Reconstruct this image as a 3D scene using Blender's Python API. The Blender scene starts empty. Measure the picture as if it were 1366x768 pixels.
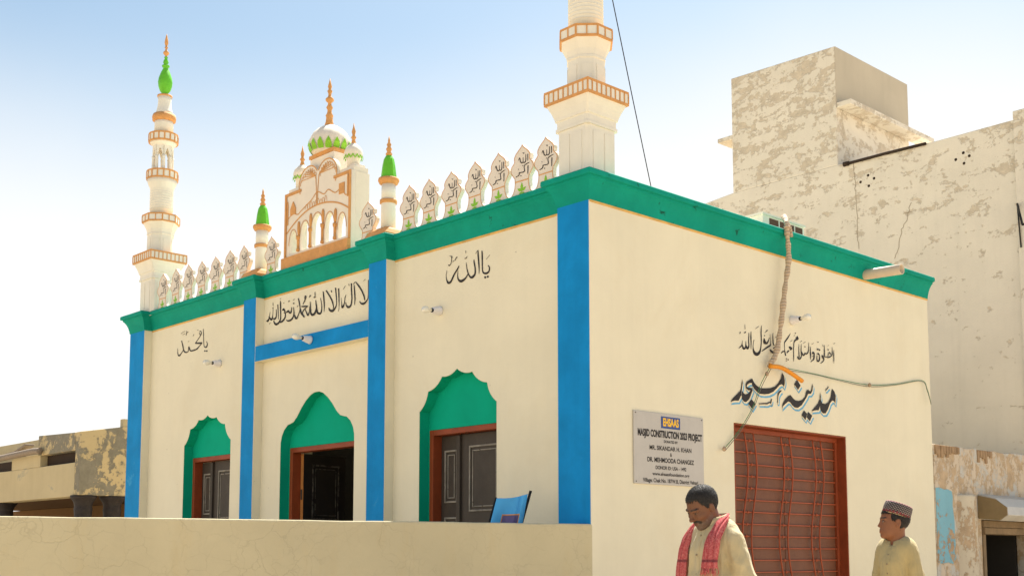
import bpy, bmesh, math, random
import numpy as np
from mathutils import Vector, Matrix, noise as mnoise
random.seed(7); rng = np.random.default_rng(7)
R = math.radians
SC = bpy.context.scene
COL = SC.collection

# ------------------------------------------------------------------ camera
FOC, CX0, CY0, TILT, YAW = 1603.32, 683.0, 575.12, 0.10332, 0.81637     # for a 1366 px wide picture
CAM = Vector((6.3174, -6.7729, 1.25))
cd = bpy.data.cameras.new('camera'); cam = bpy.data.objects.new('camera', cd); COL.objects.link(cam)
cam.location = CAM; cam.rotation_euler = (math.pi/2 + TILT, 0, YAW)
cd.sensor_width = 36.0; cd.lens = FOC/1366*36; cd.shift_y = (CY0-384)/1366
cd.clip_end = 3000; cd.clip_start = 0.05
SC.camera = cam

# ------------------------------------------------------------------ sky, sun, exposure
SUN_EL, SUN_AZ = R(61), Vector((-0.40, 0.9165))
world = bpy.data.worlds.new('World'); SC.world = world; world.use_nodes = True
wn = world.node_tree.nodes; wl = world.node_tree.links
bg = wn['Background']; sky = wn.new('ShaderNodeTexSky'); sky.sky_type = 'NISHITA'
sky.sun_disc = False; sky.sun_elevation = SUN_EL; sky.sun_rotation = math.atan2(SUN_AZ.x, SUN_AZ.y)
sky.air_density = 1.0; sky.dust_density = 1.6; sky.ozone_density = 0.9; sky.altitude = 50
# dusty desert air: the sky whitens towards the horizon
tcw = wn.new('ShaderNodeTexCoord'); spw = wn.new('ShaderNodeSeparateXYZ'); wl.new(tcw.outputs['Generated'], spw.inputs[0])
hz = wn.new('ShaderNodeMapRange'); hz.interpolation_type = 'SMOOTHSTEP'; hz.inputs['From Min'].default_value = .43; hz.inputs['From Max'].default_value = .21
# the glare side of the sky is hazier
dtw = wn.new('ShaderNodeVectorMath'); dtw.operation = 'DOT_PRODUCT'; wl.new(tcw.outputs['Generated'], dtw.inputs[0]); dtw.inputs[1].default_value = (SUN_AZ.x, SUN_AZ.y, 0)
glw = wn.new('ShaderNodeMapRange'); glw.inputs['From Min'].default_value = .80; glw.inputs['From Max'].default_value = .95; glw.inputs['To Max'].default_value = .095; wl.new(dtw.outputs['Value'], glw.inputs['Value'])
sbw = wn.new('ShaderNodeMath'); sbw.operation = 'SUBTRACT'; wl.new(spw.outputs['Z'], sbw.inputs[0]); wl.new(glw.outputs[0], sbw.inputs[1])
cln = wn.new('ShaderNodeTexNoise'); cln.inputs['Scale'].default_value = 2.2; cln.inputs['Detail'].default_value = 5; wl.new(tcw.outputs['Generated'], cln.inputs['Vector'])
clm = wn.new('ShaderNodeMath'); clm.operation = 'MULTIPLY_ADD'; clm.inputs[1].default_value = .10; wl.new(cln.outputs['Fac'], clm.inputs[0]); wl.new(sbw.outputs[0], clm.inputs[2])
sb2 = wn.new('ShaderNodeMath'); sb2.operation = 'SUBTRACT'; sb2.inputs[1].default_value = .05; wl.new(clm.outputs[0], sb2.inputs[0]); wl.new(sb2.outputs[0], hz.inputs['Value'])
mxw = wn.new('ShaderNodeMix'); mxw.data_type = 'RGBA'; wl.new(hz.outputs[0], mxw.inputs[0]); wl.new(sky.outputs[0], mxw.inputs[6]); mxw.inputs[7].default_value = (5.9, 5.9, 5.85, 1)
wl.new(mxw.outputs[2], bg.inputs[0])
haz = wn.new('ShaderNodeMix'); haz.data_type = 'RGBA'; haz.blend_type = 'MULTIPLY'; haz.inputs[0].default_value = 1.0; wl.new(sky.outputs[0], haz.inputs[6]); haz.inputs[7].default_value = (.93, .985, .885, 1); wl.new(haz.outputs[2], mxw.inputs[6])
bg.inputs[1].default_value = 0.075
sl = bpy.data.lights.new('sun', 'SUN'); sl.energy = 5.0; sl.angle = R(0.53); sl.color = (1.0, 0.95, 0.86)
so = bpy.data.objects.new('sun', sl); COL.objects.link(so); so.location = (-4, 20, 30)
so.rotation_euler = Vector((SUN_AZ.x*math.cos(SUN_EL), SUN_AZ.y*math.cos(SUN_EL), math.sin(SUN_EL))).to_track_quat('Z', 'Y').to_euler()
vs = SC.view_settings
SC.display_settings.display_device = 'sRGB'
vs.view_transform = 'Standard'; vs.look = 'None'; vs.gamma = 1.0; vs.use_curve_mapping = False
vs.exposure = 1.25

# ------------------------------------------------------------------ geometry helpers
_R = Vector((math.cos(YAW), math.sin(YAW), 0)); _F0 = Vector((-math.sin(YAW), math.cos(YAW), 0)); _U0 = Vector((0, 0, 1))
_F = _F0*math.cos(TILT) + _U0*math.sin(TILT); _U = -_F0*math.sin(TILT) + _U0*math.cos(TILT)
def hit(px, py, axis, val):                       # a point measured on a wall plane (survey of the facade)
    r = _F + _R*((px-CX0)/FOC) - _U*((py-CY0)/FOC)
    return CAM + r*((val-CAM[axis])/r[axis])

class MB:
    def __init__(s): s.v = []; s.f = []; s.m = []; s.sm = []
    def add(s, vs, fs, mi=0, smooth=False):
        b = len(s.v); s.v += [tuple(v) for v in vs]
        for f in fs: s.f.append(tuple(b+i for i in f)); s.m.append(mi); s.sm.append(smooth)
        return s
    def box(s, x0, x1, y0, y1, z0, z1, mi=0, front=None):
        vs = [(x, y, z) for z in (z0, z1) for y in (y0, y1) for x in (x0, x1)]
        fs = [(0,2,3,1), (4,5,7,6), (0,1,5,4), (2,6,7,3), (0,4,6,2), (1,3,7,5)]
        b = len(s.v); s.v += vs
        for k, f in enumerate(fs):
            s.f.append(tuple(b+i for i in f)); s.m.append(front if (front is not None and k == 2) else mi); s.sm.append(False)
        return s
    def obox(s, c, ax, ay, az, mi=0):               # box from centre and three half axes
        c = Vector(c); ax = Vector(ax); ay = Vector(ay); az = Vector(az)
        vs = [c+ax*i+ay*j+az*k for k in (-1,1) for j in (-1,1) for i in (-1,1)]
        return s.add(vs, [(0,2,3,1), (4,5,7,6), (0,1,5,4), (2,6,7,3), (0,4,6,2), (1,3,7,5)], mi)
    def lathe(s, prof, n=24, c=(0,0,0), rot=0.0, mi=0, smooth=True, mat=None, sq=1.0, lobes=0, amp=0.0):
        b = []
        for r, z in prof:
            for k in range(n):
                a = rot + 2*math.pi*k/n
                rr = r*(1 + amp*abs(math.sin(lobes*a/2)) if lobes else 1)
                v = Vector((rr*math.cos(a), rr*math.sin(a)*sq, z))
                b.append((mat @ v) if mat else v + Vector(c))
        fs = []
        for j in range(len(prof)-1):
            for k in range(n):
                k2 = (k+1) % n
                fs.append((j*n+k, j*n+k2, (j+1)*n+k2, (j+1)*n+k))
        fs.append(tuple(reversed(range(n)))); fs.append(tuple((len(prof)-1)*n+k for k in range(n)))
        return s.add(b, fs, mi, smooth)
    def tube(s, pts, r, n=8, mi=0, smooth=True):
        pts = [Vector(p) for p in pts]; N = len(pts)
        rs = r if isinstance(r, (list, tuple)) else [r]*N
        vs = []; prev = None
        for i, p in enumerate(pts):
            t = (pts[min(i+1, N-1)]-pts[max(i-1, 0)]).normalized()
            if prev is None:
                u = t.cross(Vector((0,0,1)));
                if u.length < 1e-3: u = t.cross(Vector((1,0,0)))
            else: u = prev - t*prev.dot(t)
            u.normalize(); w = t.cross(u); prev = u
            for k in range(n):
                a = 2*math.pi*k/n; vs.append(p + (u*math.cos(a)+w*math.sin(a))*rs[i])
        fs = [(j*n+k, j*n+(k+1) % n, (j+1)*n+(k+1) % n, (j+1)*n+k) for j in range(N-1) for k in range(n)]
        fs.append(tuple(reversed(range(n)))); fs.append(tuple((N-1)*n+k for k in range(n)))
        return s.add(vs, fs, mi, smooth)
    def prism(s, poly, d0, d1, axis=1, mi=0, side=None, smooth=False):   # polygon in the plane across `axis`, from d0 to d1
        def P(a, b, d): return (a, d, b) if axis == 1 else ((d, a, b) if axis == 0 else (a, b, d))
        n = len(poly); vs = [P(a, b, d0) for a, b in poly] + [P(a, b, d1) for a, b in poly]
        b0 = len(s.v); s.v += vs
        s.f.append(tuple(b0+i for i in range(n))); s.m.append(mi); s.sm.append(False)
        s.f.append(tuple(b0+n+i for i in reversed(range(n)))); s.m.append(mi); s.sm.append(False)
        for i in range(n):
            j = (i+1) % n
            s.f.append((b0+i, b0+n+i, b0+n+j, b0+j)); s.m.append(mi if side is None else side); s.sm.append(smooth)
        return s
    def build(s, name, mats, parent=None, org=(0,0,0), bevel=0, fix=True, loc=None):
        me = bpy.data.meshes.new(name)
        o0 = Vector(org)
        me.from_pydata([Vector(v)-o0 for v in s.v], [], s.f)
        if not isinstance(mats, (list, tuple)): mats = [mats]
        for m in mats: me.materials.append(m)
        me.polygons.foreach_set('material_index', s.m); me.polygons.foreach_set('use_smooth', s.sm)
        if fix:
            bm = bmesh.new(); bm.from_mesh(me); bmesh.ops.recalc_face_normals(bm, faces=bm.faces); bm.to_mesh(me); bm.free()
        me.update()
        o = bpy.data.objects.new(name, me); COL.objects.link(o)
        if parent: o.parent = parent
        if loc is not None: o.location = loc
        if bevel:
            md = o.modifiers.new('bevel', 'BEVEL'); md.width = bevel; md.segments = 2; md.limit_method = 'ANGLE'; md.angle_limit = R(40)
        return o
def empty(name, loc=(0,0,0), rz=0, parent=None):
    o = bpy.data.objects.new(name, None); COL.objects.link(o); o.location = loc; o.rotation_euler = (0,0,rz); o.empty_display_size = .2
    if parent: o.parent = parent
    return o
def tag(o, label, cat=None, group=None, kind=None):
    if label: o['label'] = label
    if cat: o['category'] = cat
    if group: o['group'] = group
    if kind: o['kind'] = kind
    return o
def copy_tree(o, parent=None):
    c = o.copy(); COL.objects.link(c); c.parent = parent
    for ch in list(o.children): copy_tree(ch, c)
    return c
def slab(name, outer, holes, d0, d1, axis, mats, parent, org=(0,0,0), bevel=0):
    """a thick wall: outline with holes, filled as a 2D curve, extruded from d0 to d1 along axis (0 or 1)"""
    cu = bpy.data.curves.new('tmp', 'CURVE'); cu.dimensions = '2D'; cu.fill_mode = 'BOTH'; cu.extrude = abs(d1-d0)/2
    for poly in [outer]+list(holes):
        sp = cu.splines.new('POLY'); sp.points.add(len(poly)-1); sp.use_cyclic_u = True
        for q, (a, b) in zip(sp.points, poly): q.co = (a, b, 0, 1)
    to = bpy.data.objects.new('tmp', cu); COL.objects.link(to)
    dg = bpy.context.evaluated_depsgraph_get(); me = bpy.data.meshes.new_from_object(to.evaluated_get(dg))
    bpy.data.objects.remove(to); bpy.data.curves.remove(cu)
    mid = (d0+d1)/2
    for v in me.vertices:
        a, b, c = v.co
        v.co = ((a, mid+c, b) if axis == 1 else (mid+c, a, b)); v.co -= Vector(org)
    bm = bmesh.new(); bm.from_mesh(me); bmesh.ops.remove_doubles(bm, verts=bm.verts, dist=1e-5)
    bmesh.ops.recalc_face_normals(bm, faces=bm.faces); bm.to_mesh(me); bm.free()
    me.materials.clear()
    for m in (mats if isinstance(mats, (list, tuple)) else [mats]): me.materials.append(m)
    me.name = name
    o = bpy.data.objects.new(name, me); COL.objects.link(o); o.parent = parent
    if bevel:
        md = o.modifiers.new('bevel', 'BEVEL'); md.width = bevel; md.segments = 2; md.limit_method = 'ANGLE'; md.angle_limit = R(60)
    return o
def text_mesh(name, body, size, mat, parent, place, bold=0.0, width=None, shear=0):
    """real lettering as a thin mesh; place(u, v) -> world point"""
    cu = bpy.data.curves.new('tmp', 'FONT'); cu.body = body; cu.size = size; cu.align_x = 'CENTER'; cu.align_y = 'CENTER'; cu.offset = bold
    to = bpy.data.objects.new('tmp', cu); COL.objects.link(to)
    dg = bpy.context.evaluated_depsgraph_get(); me = bpy.data.meshes.new_from_object(to.evaluated_get(dg))
    bpy.data.objects.remove(to); bpy.data.curves.remove(cu)
    xs = [v.co.x for v in me.vertices]; w = max(xs)-min(xs); k = (width/w) if width else 1
    for v in me.vertices: v.co = place(v.co.x*k, v.co.y)
    me.materials.clear(); me.materials.append(mat); me.name = name
    o = bpy.data.objects.new(name, me); COL.objects.link(o); o.parent = parent
    return o
def smooth_path(pts, sub=6):
    P = [np.array(p, float) for p in pts]; out = []
    if len(P) < 3: sub = 2
    for i in range(len(P)-1):
        p0 = P[max(i-1, 0)]; p1 = P[i]; p2 = P[i+1]; p3 = P[min(i+2, len(P)-1)]
        for k in range(sub):
            t = k/sub
            out.append(.5*((2*p1)+(-p0+p2)*t+(2*p0-5*p1+4*p2-p3)*t*t+(-p0+3*p1-3*p2+p3)*t**3))
    out.append(P[-1]); return out
def strokes(mb, sts, place, step=0.00015, lift0=0.0, wk=1.0, mi=0):
    """brush strokes: lists of (x, y, width); place(x, y, lift) -> 3D"""
    for n, st in enumerate(sts):
        L = lift0 + step*n
        if len(st) == 1 or (len(st) == 2 and False):
            x, y, w = st[0]; w *= wk*.62
            mb.add([place(x-w, y, L), place(x, y-w*1.1, L), place(x+w, y, L), place(x, y+w*1.1, L)], [(0,1,2,3)], mi); continue
        p = smooth_path(st); vs = []
        for i, q in enumerate(p):
            a = p[max(i-1, 0)]; b = p[min(i+1, len(p)-1)]; t = b[:2]-a[:2]; t = t/(np.linalg.norm(t)+1e-9)
            nrm = np.array((-t[1], t[0])); w = max(q[2], 2.0)*wk/2
            vs += [place(*(q[:2]+nrm*w), L), place(*(q[:2]-nrm*w), L)]
        mb.add(vs, [(2*i, 2*i+1, 2*i+3, 2*i+2) for i in range(len(p)-1)], mi)

# ------------------------------------------------------------------ materials
def new_mat(name):
    m = bpy.data.materials.new(name); m.use_nodes = True; nt = m.node_tree
    return m, nt, nt.nodes['Principled BSDF'], nt.nodes, nt.links
def col4(c): return (c[0], c[1], c[2], 1)
def N_noise(nt, vec, scale, detail=6, rough=.6, dist=0.0):
    n = nt.nodes.new('ShaderNodeTexNoise'); n.inputs['Scale'].default_value = scale; n.inputs['Detail'].default_value = detail
    n.inputs['Roughness'].default_value = rough; n.inputs['Distortion'].default_value = dist
    nt.links.new(vec, n.inputs['Vector']); return n.outputs['Fac']
def N_ramp(nt, fac, a, b):
    n = nt.nodes.new('ShaderNodeMapRange'); n.inputs['From Min'].default_value = a; n.inputs['From Max'].default_value = b
    n.clamp = True; nt.links.new(fac, n.inputs['Value']); return n.outputs[0]
def N_mix(nt, fac, a, b):
    n = nt.nodes.new('ShaderNodeMix'); n.data_type = 'RGBA'
    for sock, val in ((n.inputs['Factor'], fac), (n.inputs['A'], a), (n.inputs['B'], b)):
        pass
    ins = [i for i in n.inputs if i.enabled]
    F_, A_, B_ = n.inputs[0], n.inputs[6], n.inputs[7]
    for s_, v_ in ((F_, fac), (A_, a), (B_, b)):
        if isinstance(v_, (int, float)): s_.default_value = v_
        elif isinstance(v_, (tuple, list)): s_.default_value = col4(v_)
        else: nt.links.new(v_, s_)
    return n.outputs[2]
def N_math(nt, op, a, b=0.0):
    n = nt.nodes.new('ShaderNodeMath'); n.operation = op
    for s_, v_ in ((n.inputs[0], a), (n.inputs[1], b)):
        if isinstance(v_, (int, float)): s_.default_value = v_
        else: nt.links.new(v_, s_)
    return n.outputs[0]
def N_vec(nt, scale=(1,1,1), loc=(0,0,0)):
    tc = nt.nodes.new('ShaderNodeTexCoord'); mp = nt.nodes.new('ShaderNodeMapping')
    mp.inputs['Scale'].default_value = scale; mp.inputs['Location'].default_value = loc
    nt.links.new(tc.outputs['Object'], mp.inputs['Vector']); return mp.outputs[0]
def N_bump(nt, bsdf, h, strength=.3, dist=.01):
    b = nt.nodes.new('ShaderNodeBump'); b.inputs['Strength'].default_value = strength; b.inputs['Distance'].default_value = dist
    nt.links.new(h, b.inputs['Height']); nt.links.new(b.outputs[0], bsdf.inputs['Normal'])
def scl(c, k): return tuple(min(1, x*k) for x in c)
def paint(name, c, var=.10, rough=.75, scale=2.0, bump=.25, streak=.12, dirt=None, dirt_amt=0.0, dirt_scale=3, bscale=35, spec=.25, specks=0.0):
    """hand painted plaster / metal: mottled, slightly streaked, small unevenness; optional worn patches of another colour"""
    m, nt, bs, nd, lk = new_mat(name); v = N_vec(nt)
    a = N_noise(nt, v, scale, 5, .62, .3)
    base = N_mix(nt, N_ramp(nt, a, .3, .7), scl(c, 1-var), scl(c, 1+var*.7))
    st = N_noise(nt, N_vec(nt, (5, 5, .35)), 1.3, 6, .65)
    base = N_mix(nt, N_math(nt, 'MULTIPLY', N_ramp(nt, st, .45, .8), streak*2), base, scl(c, .72))
    if dirt:
        dn = N_noise(nt, v, dirt_scale, 9, .68, .6)
        f = N_ramp(nt, dn, .60-dirt_amt*.2, .63-dirt_amt*.2+.02)
        base = N_mix(nt, f, base, dirt)
    if specks:                                        # pits, fly specks and little chips
        vo = nd.new('ShaderNodeTexVoronoi'); vo.inputs['Scale'].default_value = 6.5
        jz = nd.new('ShaderNodeTexNoise'); jz.inputs['Scale'].default_value = 60; lk.new(v, jz.inputs['Vector']); jm = nd.new('ShaderNodeVectorMath'); jm.operation = 'MULTIPLY_ADD'; lk.new(jz.outputs['Color'], jm.inputs[0]); jm.inputs[1].default_value = (.03, .03, .03); lk.new(v, jm.inputs[2]); lk.new(jm.outputs[0], vo.inputs['Vector'])
        sepc = nd.new('ShaderNodeSeparateColor'); lk.new(vo.outputs['Color'], sepc.inputs[0])
        rad = N_math(nt, 'MULTIPLY', N_ramp(nt, sepc.outputs[0], .45, 1.0), .055)
        base = N_mix(nt, N_math(nt, 'MULTIPLY', N_math(nt, 'LESS_THAN', vo.outputs['Distance'], rad), specks), base, scl(c, .45))
        dn2 = N_noise(nt, N_vec(nt, (1.2, 1.2, .8)), 1.1, 8, .7, .8)
        base = N_mix(nt, N_math(nt, 'MULTIPLY', N_ramp(nt, dn2, .52, .72), .22), base, (c[0]*.86, c[1]*.78, c[2]*.66))
    lk.new(base, bs.inputs['Base Color']); bs.inputs['Roughness'].default_value = rough
    bs.inputs['Specular IOR Level'].default_value = spec
    h = N_math(nt, 'ADD', N_noise(nt, v, bscale, 5, .65), N_math(nt, 'MULTIPLY', N_noise(nt, v, bscale*.14, 4, .6), 2.0))
    N_bump(nt, bs, h, bump, .006); return m
def plain(name, c, rough=.6, metal=0.0, var=.08, scale=20):
    m, nt, bs, nd, lk = new_mat(name); v = N_vec(nt)
    lk.new(N_mix(nt, N_ramp(nt, N_noise(nt, v, scale, 4), .3, .7), scl(c, 1-var), scl(c, 1+var)), bs.inputs['Base Color'])
    bs.inputs['Roughness'].default_value = rough; bs.inputs['Metallic'].default_value = metal
    bs.inputs['Specular IOR Level'].default_value = .3; return m
def peel(name, c, under, amount, zfade=None, stretch=(1,1,2.6), scale=2.2, under2=None, cracks=True):
    """lime plaster flaking off in ragged patches"""
    m, nt, bs, nd, lk = new_mat(name); v = N_vec(nt); vstr = N_vec(nt, stretch)
    base = N_mix(nt, N_ramp(nt, N_noise(nt, v, 1.1, 6, .65), .3, .7), scl(c, .92), scl(c, 1.05))
    st = N_noise(nt, N_vec(nt, (5, 5, .35)), 1.3, 5, .65)
    base = N_mix(nt, N_math(nt, 'MULTIPLY', N_ramp(nt, st, .5, .8), .3), base, scl(c, .78))
    p = N_math(nt, 'ADD', N_math(nt, 'MULTIPLY', N_noise(nt, vstr, scale, 10, .66, .35), .62), N_math(nt, 'MULTIPLY', N_noise(nt, v, scale*4.2, 8, .7), .38))
    thr = amount
    if zfade:                                         # ages more near the roof line: (z where heavy, z where light, extra)
        sp = nd.new('ShaderNodeSeparateXYZ'); lk.new(v, sp.inputs[0])
        p = N_math(nt, 'ADD', p, N_math(nt, 'MULTIPLY', N_ramp(nt, sp.outputs['Z'], zfade[1], zfade[0]), zfade[2]))
    f = N_ramp(nt, p, thr, thr+.025)
    uc = N_mix(nt, N_ramp(nt, N_noise(nt, v, 9, 6, .7), .35, .65), scl(under, .8), scl(under, 1.15))
    if under2: uc = N_mix(nt, N_ramp(nt, N_noise(nt, v, 2.7, 5, .7), .5, .56), uc, under2)
    base = N_mix(nt, N_math(nt, 'MULTIPLY', f, .9), base, uc)
    h = N_math(nt, 'SUBTRACT', N_math(nt, 'MULTIPLY', N_noise(nt, v, 40, 5, .65), .35), f)
    if cracks:
        vo = nd.new('ShaderNodeTexVoronoi'); vo.feature = 'DISTANCE_TO_EDGE'; vo.inputs['Scale'].default_value = .55
        wv = nd.new('ShaderNodeVectorMath'); wv.operation = 'ADD'
        nz = nd.new('ShaderNodeTexNoise'); nz.inputs['Scale'].default_value = 3.0; nz.inputs['Detail'].default_value = 5; lk.new(v, nz.inputs['Vector'])
        sc = nd.new('ShaderNodeVectorMath'); sc.operation = 'SCALE'; sc.inputs['Scale'].default_value = .35; lk.new(nz.outputs['Color'], sc.inputs[0])
        lk.new(v, wv.inputs[0]); lk.new(sc.outputs[0], wv.inputs[1]); lk.new(wv.outputs[0], vo.inputs['Vector'])
        cr = N_ramp(nt, vo.outputs['Distance'], .006, .002)
        cr = N_math(nt, 'MULTIPLY', cr, N_ramp(nt, N_noise(nt, v, .8, 3), .5, .56))
        base = N_mix(nt, N_math(nt, 'MULTIPLY', cr, .6), base, scl(under, .55))
    lk.new(base, bs.inputs['Base Color']); bs.inputs['Roughness'].default_value = .9; bs.inputs['Specular IOR Level'].default_value = .15
    N_bump(nt, bs, h, .5, .012); return m
def vcol_mat(name, rough=.6, sss=0.0, bump=0.0, bscale=400):
    m, nt, bs, nd, lk = new_mat(name); a = nd.new('ShaderNodeVertexColor'); a.layer_name = 'Col'
    v = N_vec(nt)
    lk.new(N_mix(nt, N_math(nt, 'MULTIPLY', N_noise(nt, v, 60, 4), .25), a.outputs['Color'], (0.05, .03, .02)), bs.inputs['Base Color'])
    bs.inputs['Roughness'].default_value = rough; bs.inputs['Specular IOR Level'].default_value = .35
    if bump: N_bump(nt, bs, N_noise(nt, v, bscale, 4), bump, .002)
    return m
M = {}
CREAM = (.765, .712, .552); 
M['cream'] = paint('cream_wall_paint', CREAM, .05, .8, 1.3, .32, .07, specks=.55)
M['green'] = paint('green_cornice_paint', (.005, .285, .215), .14, .65, 3, .3, .16, spec=.06, dirt=(.008, .085, .060), dirt_amt=-.16, dirt_scale=5)
M['niche'] = paint('green_niche_paint', (.003, .37, .235), .08, .7, 2.5, .2, .05, spec=.05)
M['blue'] = paint('blue_pilaster_paint', (.007, .245, .60), .16, .6, 3, .3, .22, dirt=(.035, .29, .60), dirt_amt=-.15, dirt_scale=3.5, spec=.06)
M['red'] = paint('red_oxide_frame_paint', (.27, .055, .018), .2, .5, 6, .2, .1)
M['white'] = paint('white_minaret_paint', (.76, .735, .65), .06, .75, 4, .3, .14, dirt=(.60, .55, .45), dirt_amt=-.35, dirt_scale=5)
M['orange'] = paint('orange_trim_paint', (.62, .31, .11), .16, .7, 14, .2, .05)
M['leaf'] = paint('lime_green_paint', (.22, .50, .03), .14, .5, 12, .15, .05)
M['dome_green'] = paint('light_green_paint', (.13, .50, .03), .16, .4, 10, .15, .12)
M['black'] = plain('black_lettering_paint', (.022, .018, .018), .6, var=.25, scale=30)
M['outline_blue'] = plain('sky_blue_lettering_paint', (.14, .40, .62), .6, var=.15)
M['letter_cream'] = plain('pale_lettering_paint', (.80, .70, .50), .7)

# ------------------------------------------------------------------ ground
M['ground'] = paint('dusty_ground', (.46, .37, .25), .14, .95, .6, .5, .0, dirt=(.36, .28, .18), dirt_amt=.1, dirt_scale=.8, bscale=12)
g = MB(); g.add([(-900,-900,0), (900,-900,0), (900,900,0), (-900,900,0)], [(0,1,2,3)])
tag(g.build('ground', M['ground']), 'bare dusty sandy ground around the mosque', kind='structure')

# ------------------------------------------------------------------ mosque
XF, YB, D, H0, H1 = -7.961, 5.405, .107, 4.05, 4.272        # far corner, rear, recess of the bays, cornice bottom and top
PIL = [(-.353, 0.0), (-2.904, -2.626), (-5.208, -4.952), (XF, -7.572)]
mosque = empty('mosque', (0,0,0))
tag(mosque, 'cream mosque with blue pilasters, green cornice and white minarets on its roof', 'mosque')

def scallop(cx, zs, pts, zbot, sag):                        # star shaped multifoil arch: cusps joined by sagging curves
    full = [(-a, z) for a, z in pts] + [(a, z) for a, z in reversed(pts[:-1])]
    out = []
    for i in range(len(full)-1):
        (a0, z0), (a1, z1) = full[i], full[i+1]
        ln = math.hypot(a1-a0, z1-z0); nx, nz = (z1-z0)/ln, -(a1-a0)/ln
        for k in range(6):
            t = k/6; s = sag*ln*4*t*(1-t)
            out.append((cx+a0+(a1-a0)*t+nx*s, z0+(z1-z0)*t+nz*s))
    out.append((cx+full[-1][0], full[-1][1]))
    return [(cx-pts[0][0], zbot)] + out + [(cx+pts[0][0], zbot)]
def trefoil(cx, pts, zbot):
    left = [(-a, z) for a, z in pts]; right = [(a, z) for a, z in reversed(pts[:-1])]
    full = [(cx+a, z) for a, z in left+right]
    return [(cx-pts[0][0], zbot)] + full + [(cx+pts[0][0], zbot)]
ZB = .15
arch_r = scallop(-1.718, 0, [(.524,2.565), (.402,2.741), (.215,2.860), (.09,2.862), (0,2.906)], ZB, .10)
arch_r = scallop(-1.718, 0, [(.524,2.565), (.402,2.741), (.205,2.858), (0,2.908)], ZB, .11)
arch_l = scallop(-6.137, 0, [(.535,2.548), (.40,2.735), (.205,2.830), (0,2.868)], ZB, .11)
arch_m = trefoil(-3.915, [(.662,2.38), (.66,2.44), (.64,2.51), (.595,2.575), (.53,2.62), (.47,2.632), (.42,2.645), (.36,2.69), (.28,2.775), (.20,2.845), (.12,2.895), (.05,2.918), (0,2.921)], ZB)
arches = [arch_l, arch_m, arch_r]
outer = [(XF, 0), (0-.001, 0), (0-.001, H1-.02), (XF, H1-.02)]
slab('front_wall', [(XF+.002, -.1), (-.3, -.1), (-.3, 4.2), (XF+.002, 4.2)], arches, D, D+.25, 1, M['cream'], mosque)
w = MB(); w.box(XF+.003, -.3, D+.6, YB, 3.9, 4.1); w.build('roof_slab', M['cream'], mosque)
w = MB(); w.box(XF+.002, XF+.25, D+.252, YB-.002, -.1, 4.2); w.build('far_wall', M['cream'], mosque)
w = MB(); w.box(XF+.252, -.302, YB-.25, YB-.003, -.1, 4.2); w.build('rear_wall', M['cream'], mosque)
w = MB(); w.box(XF+.26, -.31, 2.6, 2.7, -.1, 3.9); M['dark'] = plain('shaded_interior_plaster', (.03, .027, .024), .9)  # rooms behind the doorways: their shade is put into a near-black colour
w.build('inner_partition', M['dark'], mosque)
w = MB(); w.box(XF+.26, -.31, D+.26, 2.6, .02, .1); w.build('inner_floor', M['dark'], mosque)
GY0, GY1, GZ = 1.842, 3.671, 2.419
slab('side_wall', [(-.0005, -.1), (YB, -.1), (YB, 4.2), (-.0005, 4.2)], [[(GY0, .06), (GY1, .06), (GY1, GZ), (GY0, GZ)]], -.3, 0, 0, M['cream'], mosque, bevel=.006)
for i, (x0, x1) in enumerate(PIL):
    p = MB(); p.box(x0, x1-(.3 if i == 0 else 0), 0.0, D+.004 if i else D, -.1, H0+.05, 0, front=1) if i else p.box(x0, -.0025, -.003, D+.0, -.1, H0+.05, 0, front=1)
    p.build('pilaster', [M['cream'], M['blue']], mosque, bevel=.005)
p = MB(); p.box(-4.952+.0005, -2.904-.0005, .002, D+.003, 3.338, 3.506, 0, front=1); p.build('lintel_beam', [M['cream'], M['blue']], mosque, bevel=.004)

# cornice: moulding swept round the breaks of the facade
path = [(XF, 1.2), (XF, 0)]
for x0, x1 in reversed(PIL[1:]):
    if x0 != XF: path += [(x0, D), (x0, 0)]
    path += [(x1, 0), (x1, D)]
path += [(-.353, D), (-.353, 0), (0, 0), (0, YB)]
prof = [(.001,H0-.004), (.006,H0), (.010,H0+.030), (.020,H0+.07), (.036,H0+.110), (.056,H0+.142), (.070,H0+.155), (.072,H0+.170), (.094,H0+.176), (.097,H0+.182), (.097,H1-.008), (.090,H1), (-.22,H1+.001)]
cm = MB(); npth = len(path); rows = []
for i, (x, y) in enumerate(path):
    def nrm(a, b):
        dx, dy = b[0]-a[0], b[1]-a[1]; l = math.hypot(dx, dy); return (dy/l, -dx/l)
    n1 = nrm(path[i-1], path[i]) if i > 0 else nrm(path[0], path[1])
    n2 = nrm(path[i], path[i+1]) if i < npth-1 else n1
    m_ = (n1[0]+n2[0], n1[1]+n2[1])
    k = 2/(m_[0]**2+m_[1]**2)
    rows.append([(x+m_[0]*k*o, y+m_[1]*k*o, z) for o, z in prof])
np_ = len(prof); vs = [v for r in rows for v in r]
# the long runs are slightly wavy, as hand laid plaster is
fs = [(i*np_+j, (i+1)*np_+j, (i+1)*np_+j+1, i*np_+j+1) for i in range(npth-1) for j in range(np_-1)]
fs += [tuple(range(np_)), tuple((npth-1)*np_+j for j in reversed(range(np_)))]
cm.add(vs, fs); cm.build('cornice', M['green'], mosque)
# thin ochre line where the cornice paint meets the wall
ol = MB()
for (x0, x1) in ((-2.626, -.353), (-4.952, -2.904), (-7.572, -5.208)): ol.box(x0+.004, x1-.004, D-.006, D-.001, H0-.02, H0-.003)
ol.box(.001, .006, .004, YB-.002, H0-.02, H0-.003)
M['ochre'] = plain('ochre_edge_paint', (.66, .40, .12), .8, var=.2, scale=8)
ol.build('cornice_edge_line', M['ochre'], mosque)

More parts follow.
